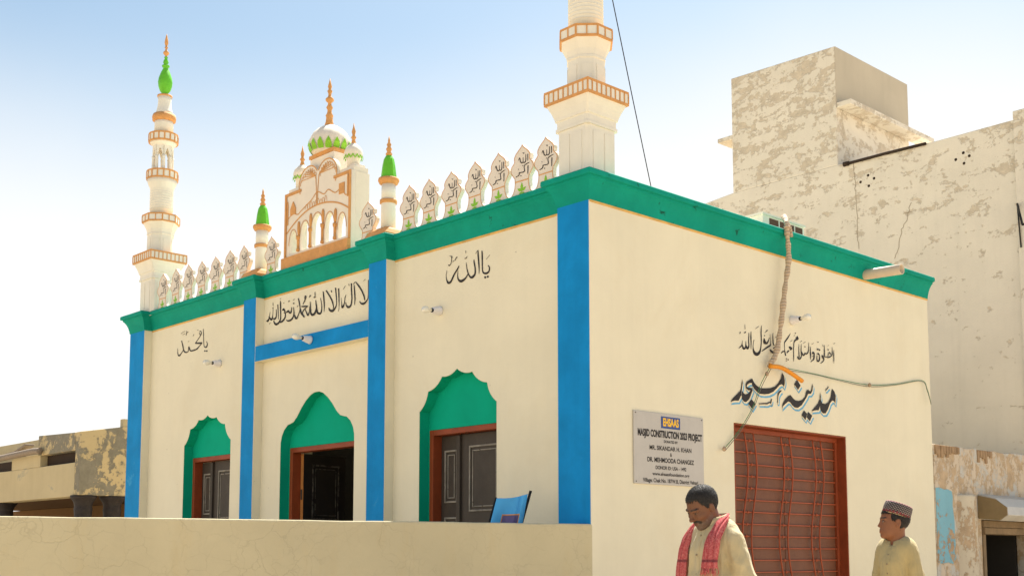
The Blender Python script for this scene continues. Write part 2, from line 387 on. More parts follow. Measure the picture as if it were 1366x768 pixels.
# arched niches, door frames and doors
def niche(name, arch, lint, opn):
    """recess lining of one arch; its back panel is pierced by the doorway"""
    n0 = MB(); yb = D+.135
    cxm = (arch[0][0]+arch[-1][0])/2
    A = [((x-cxm)*.997+cxm, z-.002) for x, z in arch]
    vs = [(x, D+.0015, z) for x, z in A] + [(x, yb, z) for x, z in A]; N = len(A)
    n0.add(vs, [(i, i+1, N+i+1, N+i) for i in range(N-1)])
    o = n0.build('niche_lining', M['niche'], mosque, fix=False)
    x0, x1 = A[0][0], A[-1][0]
    slab('niche_panel', [(x, z) for x, z in A], [[(x0+.012, ZB+.01), (x1-.012, ZB+.01), (x1-.012, lint), (x0+.012, lint)]], yb-.02, yb+.03, 1, M['niche'], o)
    # door frame
    d = empty('door', (x0+.012, yb, ZB+.01), 0, mosque)
    W = x1-x0-.024; Hh = lint-ZB-.012; t = .052
    f = MB(); f.box(0, t, -.024, .085, 0, Hh-.001); f.box(W-t, W, -.024, .085, 0, Hh-.001); f.box(t+.0005, W-t-.0005, -.0235, .085, Hh-t, Hh-.0015)
    f.build('door_frame', M['red'], d, bevel=.004)
    return d, W, Hh, t
M['door'] = paint('dark_brown_door_paint', (.060, .047, .037), .25, .55, 3, .35, .3, dirt=(.15, .125, .10), dirt_amt=-.5, dirt_scale=5)
M['door_worn'] = paint('worn_grey_moulding', (.26, .235, .20), .35, .7, 9, .4, .2, dirt=(.06, .05, .04), dirt_amt=.0, dirt_scale=14)
M['wood'] = paint('bare_orange_wood', (.42, .17, .045), .2, .6, 6, .3, .3)
M['steel'] = plain('dull_hinge_metal', (.10, .09, .08), .45, .7)
M['door_shaded'] = paint('shaded_door_paint', (.020, .016, .013), .3, .7, 4, .3, .3, dirt=(.07, .06, .05), dirt_amt=-.6, dirt_scale=9)  # copy of the door paint, darkened for the shade inside the doorway
M['door_shaded_worn'] = paint('shaded_worn_moulding', (.085, .075, .062), .5, .8, 9, .4, .3, dirt=(.02, .016, .013), dirt_amt=.5, dirt_scale=11)  # worn moulding with the same indoor shade put into its colour
def leaf(parent, w, h, mats=None, panels=((.10,.36), (.42,.62), (.68,.95))):
    l = MB(); l.box(0, w, 0, .036, 0, h); mats = mats or (M['door'], M['door_worn']); o = l.build('door_leaf', [mats[0], M['wood']], parent, bevel=.003)
    for a, b in panels:
        q = MB(); x0, x1, z0, z1 = w*.20, w*.84, h*a, h*b
        for k, (ins, wd, th) in enumerate(((0, .016, .012), (.040, .010, .008))):
            X0, X1, Z0, Z1 = x0+ins, x1-ins, z0+ins, z1-ins
            for bx in ((X0, X1, Z0, Z0+wd), (X0, X1, Z1-wd, Z1)): q.box(bx[0], bx[1], -th, 0, bx[2], bx[3])
            for bx in ((X0, X0+wd), (X1-wd, X1)): q.box(bx[0], bx[1], -th, 0, Z0+wd, Z1-wd)
        q.box(x0+.05, x1-.05, -.004, 0, z0+.05, z1-.05, 1)
        q.build('raised_panel', [mats[1], mats[0]], o, bevel=.002)
    return o
for arch, lint, kind in ((arch_l, 2.408, 'shut'), (arch_m, 2.392, 'open'), (arch_r, 2.402, 'shut')):
    d, W, Hh, t = niche('niche', arch, lint, kind)
    half = (W-2*t)/2
    if kind == 'shut':
        a = leaf(d, half*.62-.004, Hh-t-.01, panels=((.06,.30), (.36,.66), (.72,.94))); a.location = (t+.002, .075, .005)
        b = leaf(d, half*1.38-.008, Hh-t-.01); b.location = (t+half*.62+.006, .06, .005)
        st = MB(); st.box(0, .05, 0, .03, 0, Hh-t-.012); s_ = st.build('meeting_stile', M['door_worn'] if False else M['door'], d, bevel=.008); s_.location = (t+half*.62-.03, .035, .005)
        hd = MB(); hd.tube([(0,0,0), (0,-.04,0), (0,-.04,.12), (0,0,.12)], .007); h_ = hd.build('handle', M['steel'], b); h_.location = (.05, 0, 1.02)
    else:
        a = leaf(d, half-.004, Hh-t-.01, (M['door_shaded'], M['door_shaded_worn'])); a.location = (t+.046, .088, .005); a.rotation_euler = (0,0,R(97))
        e = MB(); e.box(-.006, -.001, -.002, .040, .001, Hh-t-.012); e.build('leaf_edge', M['wood'], a)
        for z in (.35, 1.02, 1.68): hg = MB(); hg.box(-.012, -.0065, .008, .030, z, z+.11); hg.build('hinge', M['steel'], a)
        b = leaf(d, half-.004, Hh-t-.01, (M['door_shaded'], M['door_shaded_worn'])); b.location = (W-t-.006, .088, .005); b.rotation_euler = (0,0,R(84))
# ------------------------------------------------------------------ steel gate in the side wall
gate = empty('gate', (0, GY0, .06), 0, mosque); GW, GH = GY1-GY0, GZ-.06
M['gate_sheet'] = paint('maroon_gate_sheet', (.165, .064, .034), .16, .5, 5, .3, .12)
M['gate_bar'] = paint('red_oxide_gate_bar', (.37, .080, .030), .14, .45, 9, .2, .05)
f = MB(); e_ = .003
f.box(-.299, -.002, e_, .016, 0, GH-e_); f.box(-.299, -.002, GW-.016, GW-e_, 0, GH-e_); f.box(-.299, -.0025, .0165, GW-.0165, GH-.016, GH-.004)
f.box(-.16, -.09, .017, .055, 0, GH-.017); f.box(-.16, -.09, GW-.055, GW-.017, 0, GH-.017); f.box(-.16, -.0905, .0555, GW-.0555, GH-.060, GH-.0175)
f.build('gate_frame', M['red'], gate, bevel=.004)
XG = -.115
for k in range(2):
    y0 = .058+k*(GW/2-.058); q = MB(); q.box(XG-.03, XG, y0+.003, y0+GW/2-.061, .01, GH-.058); q.build('gate_leaf', M['gate_sheet'], gate, bevel=.003)
zs = [GH-.058-.072-.1075*k for k in range(21)]
for z in zs:
    b = MB(); b.box(XG+.002, XG+.018, .06, GW-.06, z-.0052, z+.0052); b.build('crossbar', M['gate_bar'], gate, bevel=.002)
ros = MB(); ros.lathe([(.0, -.001), (.014, 0), (.0145, .004), (.009, .007), (.007, .009), (0.0, .010)], 10, mat=Matrix.Rotation(R(90), 4, 'Y'))
ro = None
def wave(z): return .052*math.sin((GH-.02-z)/1.30*2*math.pi*1.0 - .15) 
for c in (.335, .905, 1.435):
    for s in (-.068, .068):
        pts = [(XG+.026, c+s+wave(z), z) for z in np.linspace(GH-.062, .02, 50)]
        b = MB(); b.tube(pts, .0078, 6); b.build('curved_bar', M['gate_bar'], gate)
    for z in zs[:-1]:
        if ro is None: ro = ros.build('rosette', M['gate_bar'], gate); o = ro
        else: o = ro.copy(); COL.objects.link(o); o.parent = gate
        o.location = (XG+.018, c+wave(z), z)

# ------------------------------------------------------------------ parapet crests
HALF = [(.150,0), (.128,.015), (.098,.045), (.083,.085), (.079,.125), (.083,.165), (.108,.195), (.128,.225), (.131,.25), (.120,.275), (.096,.298), (.087,.31), (.092,.328), (.090,.35), (.072,.378), (.040,.405), (.014,.425), (0,.445)]
HALF = [(a*1.07, z) for a, z in HALF]
outl = [(a, z) for a, z in HALF] + [(-a, z) for a, z in reversed(HALF[:-1])]
def ring(mb, pts, wd, y, mi=0, closed=False):
    n = len(pts); vs = []
    for i in range(n):
        a = Vector(pts[i-1] if (i > 0 or closed) else pts[i]); b = Vector(pts[(i+1) % n] if (i < n-1 or closed) else pts[i]); t = (b-a).normalized(); nn = Vector((-t.y, t.x))
        p = Vector(pts[i]); vs += [(p.x, y, p.y), (p.x+nn.x*wd, y, p.y+nn.y*wd)]
    mb.add(vs, [(2*i, 2*i+1, (2*i+3) % (2*n), (2*i+2) % (2*n)) for i in range(n if closed else n-1)], mi)
M['crest'] = paint('crest_plaster', (.72, .655, .57), .06, .8, 6, .25, .08)
crest = empty('crest', (0,0,H1), 0, mosque)
c_ = MB(); c_.prism(outl, 0, .042, 1); c_.build('crest_body', M['crest'], crest, bevel=.004)
tr = MB(); ring(tr, [(a*.985, z-.003) for a, z in outl], .0068, -.0015); tr.prism([(-.084,.128), (.084,.128), (.084,.137), (-.084,.137)], -.0025, -.0012)
tr.build('orange_outline', M['orange'], crest)
lf = MB()
for ang, ln, wd, ox, oz in ((0, .075, .016, 0, .045), (62, .060, .013, 0, .045), (-62, .060, .013, 0, .045), (0, .03, .006, 0, .018), (95, .035, .008, 0, .030), (-95, .035, .008, 0, .030)):
    a = R(ang); ux, uz = math.sin(a), math.cos(a); vx, vz = uz, -ux
    pl = [(0,0), (.25,.8), (.5,1), (.75,.6), (1,0), (.75,-.6), (.5,-1), (.25,-.8)]
    lf.add([(ox+ux*ln*t+vx*wd*s, -.0018-abs(ang)*1e-6, oz+uz*ln*t+vz*wd*s) for t, s in pl], [tuple(range(8))])
lf.build('leaf_motif', M['leaf'], crest)
def cplace(x, y, L):                                       # lettering surveyed on the crest nearest the corner
    p = hit(705+x/11.83, 180+y/11.83, 1, .05); return (p.x+.540, -.002-L, p.z-4.262)
cl = MB()
strokes(cl, [[(205,298,5),(225,255,13),(240,310,17),(260,332,17),(280,315,12),(282,240,7)], [(280,310,9),(300,325,15),(325,292,14),(325,190,9)], [(358,185,14),(358,292,11)], [(275,165,6),(290,182,11),(298,165,6)],
  [(390,315,7),(350,335,14),(305,370,13),(302,400,12),(305,465,15),(240,485,14),(225,490,14),(215,530,14),(170,560,12)], [(250,535,16)], [(278,375,14)], [(365,365,16),(362,500,11)], [(203,430,8),(215,440,9)]], cplace)
cl.build('crest_lettering', M['black'], crest, fix=False)
spots = [-.535, -.822, -1.111, -1.423, -1.739, -2.057, -2.356, -3.005, -4.745, -5.315, -5.617, -5.935, -6.260, -6.571, -6.886, -7.220]
for i, x in enumerate(spots):
    o = crest if i == 0 else copy_tree(crest, mosque); o.location = (x, .05, H1-.008)
    if i: o.rotation_euler.z = R(rng.uniform(-2.5, 2.5)); o.rotation_euler.y = R(rng.uniform(-1, 1)); o.scale = (1, 1, rng.uniform(.97, 1.03))

# ------------------------------------------------------------------ minarets
def polyprof(half, ch):                                     # square with chamfered corners
    return [(half,-half+ch), (half,half-ch), (half-ch,half), (-half+ch,half), (-half,half-ch), (-half,-half+ch), (-half+ch,-half), (half-ch,-half)]
def loft(mb, secs, mi=0, smooth=False):                     # secs: list of (list of xy, z)
    n = len(secs[0][0]); vs = [(x, y, z) for p, z in secs for x, y in p]
    fs = [(j*n+k, j*n+(k+1) % n, (j+1)*n+(k+1) % n, (j+1)*n+k) for j in range(len(secs)-1) for k in range(n)]
    fs += [tuple(reversed(range(n))), tuple((len(secs)-1)*n+k for k in range(n))]
    return mb.add(vs, fs, mi, smooth)
def ngon(r, n, rot): return [(r*math.cos(rot+2*math.pi*k/n), r*math.sin(rot+2*math.pi*k/n)) for k in range(n)]
def balcony(parent, poly_fn, r, z0, z1, cells):
    """band of a balcony: white wall with orange rails and uprights on every face"""
    b = MB(); loft(b, [(poly_fn(r), z0), (poly_fn(r), z1)]); o = b.build('balcony', M['white'], parent)
    t = MB(); P = poly_fn(r+.004); h = (z1-z0)*.155
    for za, zb in ((z0-.002, z0+h), (z1-h, z1+.002)): loft(t, [(P, za), (P, zb)])
    n = len(P)
    for i in range(n):
        a = Vector(P[i]); c = Vector(P[(i+1) % n]); L = (c-a).length; e = (c-a)/L; nn = Vector((e.y, -e.x)); k = max(1, round(cells*L/(2*r)))
        if L < .03: continue
        for j in range(k+1):
            q = a + e*(L*j/k); q = q - e*(.004 if j == k else 0) + e*(.004 if j == 0 else 0)
            t.obox((q.x-nn.x*.002, q.y-nn.y*.002, (z0+z1)/2), (e.x*.0048, e.y*.0048, 0), (nn.x*.0045, nn.y*.0045, 0), (0,0,(z1-z0)/2-h*.9))
    t.build('orange_railing', M['orange'], o)
    return o
mn = empty('minaret', (0,0,H1), 0, mosque); Z = lambda z: float(np.interp(z, [4.27,4.99,5.105,5.525,5.615,6.075,6.165,6.585,6.675,6.83,6.925,7.135,7.60,8.06], [4.27,4.915,5.03,5.43,5.53,6.0,6.11,6.49,6.60,6.77,6.87,7.10,7.53,7.95]))-H1
sq = lambda r: [(r,-r), (r,r), (-r,r), (-r,-r)]
oc = lambda r: ngon(r/math.cos(math.pi/8), 8, math.pi/8)
s1 = MB()
loft(s1, [(polyprof(.176,.032), -.05), (polyprof(.176,.032), Z(4.74))])
loft(s1, [(polyprof(.188,.02), Z(4.741)), (polyprof(.188,.02), Z(4.765)), (polyprof(.180,.02), Z(4.768)), (polyprof(.180,.02), Z(4.835)), (polyprof(.190,.02), Z(4.84)), (polyprof(.194,.015), Z(4.87)), (polyprof(.208,.012), Z(4.92)), (polyprof(.226,.01), Z(4.965)), (polyprof(.234,.01), Z(4.99))])
for sx, sy in ((0,-1), (1,0), (0,1), (-1,0)):               # raised panels on the square shaft
    for o_ in (-.068, .068):
        cx_, cy_ = (o_, sy*.177) if sx == 0 else (sx*.177, o_)
        s1.obox((cx_, cy_, Z(4.50)), (.045 if sx == 0 else .005, 0, 0), (0, .005 if sx == 0 else .045, 0), (0,0,.17))
s1.build('square_shaft', M['white'], mn)
balcony(mn, sq, .243, Z(4.99), Z(5.105), 9)
s2 = MB(); loft(s2, [(oc(.152), Z(5.105)), (oc(.149), Z(5.36)), (oc(.156), Z(5.365)), (oc(.156), Z(5.385)), (oc(.151), Z(5.39)), (oc(.162), Z(5.44)), (oc(.183), Z(5.485)), (oc(.202), Z(5.525))])
for k in range(8):
    a = math.pi/4*k; s2.obox((math.cos(a)*.151, math.sin(a)*.151, Z(5.22)), (math.cos(a)*.005, math.sin(a)*.005, 0), (-math.sin(a)*.038, math.cos(a)*.038, 0), (0,0,.085))
s2.build('octagonal_shaft', M['white'], mn)
balcony(mn, oc, .212, Z(5.525), Z(5.615), 5)
s3 = MB(); s3.lathe([(.140, Z(5.615)), (.143, Z(5.80)), (.142, Z(5.92)), (.149, Z(5.97)), (.172, Z(6.02)), (.190, Z(6.075))], 20)
for k in range(9): s3.lathe([(.144, Z(5.70+k*.03)-.004), (.148, Z(5.70+k*.03)), (.144, Z(5.70+k*.03)+.004)], 20)
s3.build('round_shaft', M['white'], mn)
rd = lambda r: ngon(r, 16, 0)
balcony(mn, rd, .194, Z(6.075), Z(6.165), 5)
# arched lantern
la = MB(); la.lathe([(.075, Z(6.165)), (.075, Z(6.50))], 12) if False else None
for k in range(8):
    a = math.pi/4*k+math.pi/8; la.lathe([(.026, Z(6.165)), (.022, Z(6.20)), (.020, Z(6.36)), (.026, Z(6.38))], 8, c=(math.cos(a)*.115, math.sin(a)*.115, 0))
    a2 = a+math.pi/4; P0 = Vector((math.cos(a)*.115, math.sin(a)*.115)); P1 = Vector((math.cos(a2)*.115, math.sin(a2)*.115))
    e = (P1-P0); pts = [(0, Z(6.38)), (.06, Z(6.38)), (.2, Z(6.42)), (.38, Z(6.465)), (.5, Z(6.49)), (.62, Z(6.465)), (.8, Z(6.42)), (.94, Z(6.38)), (1, Z(6.38)), (1, Z(6.53)), (0, Z(6.53))]
    nn = Vector((e.y, -e.x)).normalized()
    for s_ in (1,):
        f0 = [(P0+e*u+nn*.016) for u, z in pts]; f1 = [(P0+e*u-nn*.02) for u, z in pts]; n = len(pts)
        vs = [(p.x, p.y, z) for p, (u, z) in zip(f0, pts)] + [(p.x, p.y, z) for p, (u, z) in zip(f1, pts)]
        top = [(0,1,2,10), (2,3,10), (3,4,10), (4,9,10), (4,5,9), (5,6,9), (6,7,8,9)]
        la.add(vs, top + [tuple(n+i for i in reversed(t)) for t in top] + [(i, (i+1) % n, n+(i+1) % n, n+i) for i in range(n)])
la.lathe([(.118, Z(6.50)), (.122, Z(6.53)), (.150, Z(6.56)), (.172, Z(6.585))], 20)
la.build('arched_lantern', M['white'], mn)
balcony(mn, rd, .182, Z(6.585), Z(6.675), 5)
s4 = MB(); s4.lathe([(.120, Z(6.675)), (.116, Z(6.80)), (.12, Z(6.83))], 12); s4.build('upper_shaft', M['white'], mn)
s5 = MB(); s5.lathe([(.110, Z(6.83)), (.145, Z(6.845)), (.150, Z(6.885)), (.138, Z(6.92)), (.11, Z(6.925))], 20); s5.build('orange_collar', M['orange'], mn)
s6 = MB(); s6.lathe([(.118, Z(6.925)), (.100, Z(6.96)), (.086, Z(7.02)), (.080, Z(7.09)), (.088, Z(7.135))], 16); s6.build('neck', M['white'], mn)
s7 = MB(); s7.lathe([(.094, Z(7.135)), (.094, Z(7.158)), (.03, Z(7.165))], 16); s7.build('neck_ring', M['orange'], mn)
on = MB(); on.lathe([(.03, Z(7.163)), (.038, Z(7.175)), (.036, Z(7.19)), (.062, Z(7.225)), (.082, Z(7.29)), (.088, Z(7.35)), (.080, Z(7.41)), (.058, Z(7.485)), (.036, Z(7.54)), (.026, Z(7.565)), (.044, Z(7.572)), (.048, Z(7.592)), (.030, Z(7.602)), (.024, Z(7.615)), (.034, Z(7.635)), (.030, Z(7.66)), (.013, Z(7.70)), (.022, Z(7.705)), (.022, Z(7.718)), (.010, Z(7.725))], 16, lobes=12, amp=.05)
on.build('onion_dome', M['dome_green'], mn)
fi = MB(); fi.lathe([(.008, Z(7.72)), (.012, Z(7.735)), (.036, Z(7.765)), (.038, Z(7.785)), (.014, Z(7.815)), (.012, Z(7.84)), (.024, Z(7.86)), (.010, Z(7.872)), (.022, Z(7.91)), (.024, Z(7.94)), (.010, Z(8.02)), (.001, Z(8.06))], 12); fi.build('finial', M['orange'], mn)
mn.location = (-.215, .205, H1)
m2 = copy_tree(mn, mosque); m2.location = (-7.60, .19, H1)

# ------------------------------------------------------------------ pinnacles
pn = empty('pinnacle', (0,0,H1), 0, mosque)
b = MB(); loft(b, [(sq(.16), -.01), (sq(.16), .03), (sq(.135), .075), (sq(.10), .10)]); b.build('pinnacle_base', M['orange'], pn, bevel=.004)
b = MB(); b.lathe([(.072, .10), (.070, .36), (.072, .40)], 16); b.lathe([(.070, .40), (.068, .545)], 16); b.build('pinnacle_shaft', M['white'], pn)
b = MB(); b.lathe([(.07, .355), (.084, .36), (.084, .392), (.07, .397)], 16); b.build('orange_ring', M['orange'], pn); b = MB(); b.lathe([(.07, .545), (.088, .552), (.104, .585), (.100, .605), (.07, .61)], 16); b.build('orange_ring', M['orange'], pn)
b = MB(); b.lathe([(.078, .608), (.072, .66), (.062, .74), (.050, .80), (.034, .828), (.02, .84)], 8, smooth=False); b.build('green_cap', M['dome_green'], pn)
b = MB(); b.lathe([(.026, .835), (.034, .85), (.018, .875), (.030, .90), (.016, .925), (.024, .945), (.010, .97), (.012, .985), (.002, 1.03)], 10); b.build('pinnacle_spike', M['orange'], pn)
pn.location = (-2.735, .10, H1-.005)
p2 = copy_tree(pn, mosque); p2.location = (-5.020, .10, H1-.005)

# ------------------------------------------------------------------ arcaded roof pavilion over the middle bay
pv = empty('roof_pavilion', (-3.95, .10, H1), 0, mosque)
PX0, PX1, PT = -.605, .60, .845
def ogive(c, hw, zb, zs, zt, n=8):
    pts = [(c-hw, zb), (c-hw, zs)]
    for k in range(1, n): t = k/n; pts.append((c-hw*math.cos(t*math.pi/2)**.9, zs+(zt-zs)*math.sin(t*math.pi/2)**1.15))
    pts.append((c, zt))
    for k in range(n-1, 0, -1): t = k/n; pts.append((c+hw*math.cos(t*math.pi/2)**.9, zs+(zt-zs)*math.sin(t*math.pi/2)**1.15))
    return pts + [(c+hw, zs), (c+hw, zb)]
cs = [-.445, -.225, 0.0, .225, .445]; hw = [.070, .080, .098, .080, .070]; tops = [.42, .475, .515, .475, .42]
holes = [ogive(c, h_, .175, t_-.15, t_) for c, h_, t_ in zip(cs, hw, tops)]
lobe = []
def arcpts(cx_, cz, r, a0, a1, n=12): return [(cx_+r*math.cos(R(a0+(a1-a0)*k/n)), cz+r*math.sin(R(a0+(a1-a0)*k/n))) for k in range(n+1)]
topline = [(PX1, PT)] + arcpts(.165, .88, .19, -10, 149) + arcpts(-.165, .88, .19, 31, 190) + [(PX0, PT)]
M['pav'] = paint('pavilion_plaster', (.77, .70, .60), .05, .8, 5, .25, .06)
slab('arcade_wall', [(PX0, .02), (PX1, .02)] + topline, holes, 0, .05, 1, M['pav'], pv, bevel=.003)
ep = MB(); ep.box(PX1-.085, PX1-.001, .051, .225, .02, PT-.001); ep.build('end_pier', M['pav'], pv, bevel=.003)
ep = MB(); ep.box(PX0+.001, PX0+.085, .051, .225, .02, PT-.001); ep.build('end_pier', M['pav'], pv, bevel=.003)
ep = MB(); ep.box(PX0+.086, PX1-.086, .051, .225, .64, PT-.001); ep.build('pavilion_top', M['pav'], pv, bevel=.003)
of = MB()
of.box(PX0-.004, PX1+.004, -.045, 0-.001, -.01, .135)                        # sill
for x in (PX0, PX1-.032): of.prism([(x, .136), (x+.032, .136), (x+.032, PT), (x, PT)], -.014, -.001)
of.prism([(PX0+.033, PT-.030), (-.30, PT-.030), (-.30, PT), (PX0+.033, PT)], -.0135, -.001); of.prism([(.30, PT-.030), (PX1-.033, PT-.030), (PX1-.033, PT), (.30, PT)], -.0135, -.001)
of.build('orange_frame', M['orange'], pv, bevel=.003)
co = MB()
for c in (-.335, -.112, .112, .335):
    zt = .40 if abs(c) > .2 else .44
    co.lathe([(.020, .176), (.020, .20), (.014, .205), (.014, zt-.10), (.022, zt-.09), (.024, zt-.06), (.012, zt-.055)], 10, c=(c, -.010, 0))
    co.lathe([(.010, zt-.05), (.020, zt-.02), (.024, zt+.03), (.020, zt+.08), (.006, zt+.10)], 10, c=(c, -.006, 0), sq=.4)
co.build('arcade_columns', M['orange'], pv)
rl = MB()
def rib(pts, w, y=-.0035): 
    p = smooth_path([(a, b, w) for a, b in pts], 5); ring(rl, [(q[0], q[1]) for q in p], w, y-rng.uniform(0,.001))
rib([(-.575,.40), (-.40,.50), (-.2,.575), (0,.60), (.2,.585), (.40,.53), (.575,.44)], .016)
for c, h_, t_ in zip(cs, hw, tops): rib([(a, b) for a, b in ogive(c, h_+.006, .3, t_-.15, t_+.008)[1:-1]], .009)
for sgn in (-1, 1):                                          # two palms, arching fronds
    cx_ = .165*sgn
    rib(arcpts(cx_, .88, .186, -30 if sgn > 0 else 31, 149 if sgn > 0 else 210), .013)
    rib([(.01*sgn, .62), (.012*sgn, .76), (.03*sgn, .93)], .013)
    for k in range(9):
        a = R(25+k*15) if sgn > 0 else R(180-25-k*15)
        tip = (cx_+.162*math.cos(a), .86+.165*math.sin(a)); mid = (cx_+.10*math.cos(a)-.012*sgn, .88+.125*math.sin(a))
        rib([(.03*sgn, .93), mid, tip, (tip[0]+.015*sgn, tip[1]-.055)], .0085)
rib([(-.55,.56), (-.45,.60), (-.36,.575), (-.30,.60), (-.2,.64), (-.1,.68), (0,.74), (.12,.69), (.2,.72), (.32,.66), (.42,.68), (.5,.60), (.56,.60)], .011)
for x0, n in ((-.22, 9),):                                   # low skyline under the palms
    for k in range(n): rib([(x0+k*.045, .60), (x0+k*.045+.008, .645+.012*(k % 3)), (x0+k*.045+.028, .645), (x0+k*.045+.034, .605)], .006)
rl.build('palm_relief', M['orange'], pv, fix=False)
sm = MB()
sm.prism([(-.50,.60), (-.40,.60), (-.40,.66), (-.43,.71), (-.45,.74), (-.47,.71), (-.50,.66)], -.010, -.001)
sm.build('domed_figure', M['orange'], pv); sm = MB()
sm.prism([(.395,.63), (.485,.63), (.485,.74), (.395,.74)], -.010, -.001)
sm.build('square_figure', M['orange'], pv)
for x, z0, z1 in ((-.555,.50,.76), (.545,.58,.82)): sm = MB(); sm.prism([(x-.009, z0), (x+.009, z0), (x+.009, z1-.05), (x, z1), (x-.009, z1-.05)], -.0095, -.001); sm.build('tower_figure', M['orange'], pv)
dr = MB(); dr.box(-.225, .205, .052, .26, PT+.0, 1.15); dr.box(.30, PX1-.01, .03, .215, PT, .90); dr.box(PX0+.01, -.30, .03, .215, PT, .90); dr.box(PX1-.14, PX1-.04, .06, .20, .90, .935)
dr.build('drum', M['pav'], pv, bevel=.004)
bd = MB(); bd.box(-.235, .215, .040, .268, 1.151, 1.19); bd.build('drum_band', M['orange'], pv, bevel=.004)
dm = MB(); dm.lathe([(.18, 1.19), (.205, 1.22), (.218, 1.27), (.212, 1.33), (.185, 1.39), (.140, 1.44), (.090, 1.475), (.05, 1.495), (.03, 1.505)], 32, c=(-.01, .155, 0), lobes=16, amp=.035); dm.build('dome', M['pav'], pv)
pt = MB()
for k in range(16):
    a = 2*math.pi*k/16+.1; rr = .222; u = Vector((-math.sin(a), math.cos(a), 0)); r_ = Vector((math.cos(a), math.sin(a), 0)); c0 = Vector((-.01, .155, 0))
    vs = []
    for s, z, q in ((-.8,1.192,.200), (-1,1.22,.219), (-.75,1.26,.234), (0,1.31,.232), (.75,1.26,.234), (1,1.22,.219), (.8,1.192,.200)): vs.append(c0+r_*q+u*(s*.036)+Vector((0,0,z)))
    pt.add(vs, [tuple(range(7))])
pt.build('leaf_petals', M['leaf'], pv)
fn = MB(); fn.lathe([(.055, 1.485), (.040, 1.53), (.034, 1.58), (.042, 1.60), (.026, 1.63), (.022, 1.66), (.036, 1.69), (.020, 1.72), (.018, 1.74), (.044, 1.765), (.044, 1.785), (.018, 1.81), (.016, 1.84), (.028, 1.87), (.014, 1.89), (.022, 1.92), (.012, 1.96), (.002, 2.01)], 12, c=(-.01, .14, 0)); fn.build('dome_finial', M['orange'], pv)
for k, x in enumerate((-.48, .46)):
    sd = MB(); sd.lathe([(.065, .90), (.065, 1.0), (.088, 1.03), (.094, 1.075), (.078, 1.12), (.045, 1.155), (.028, 1.17)], 24, c=(x, .12, 0), lobes=12, amp=.04); q = sd.build('small_dome', M['pav'], pv)
    z_ = MB(); n = 28; vs = []
    for j in range(n):
        a = 2*math.pi*j/n; up = 1.045 if j % 2 else 1.012
        for zz, rr in ((up, .100), (up-.020, .096)): vs.append((x+math.cos(a)*rr, .12+math.sin(a)*rr, zz))
    z_.add(vs, [(2*j, 2*((j+1) % n), 2*((j+1) % n)+1, 2*j+1) for j in range(n)]); z_.build('green_zigzag', M['leaf'], pv)
    sf = MB(); sf.lathe([(.030, 1.165), (.020, 1.20), (.016, 1.22), (.028, 1.235), (.014, 1.26), (.022, 1.30), (.010, 1.34), (.002, 1.39)], 10, c=(x, .12, 0)); sf.build('small_finial', M['orange'], pv)

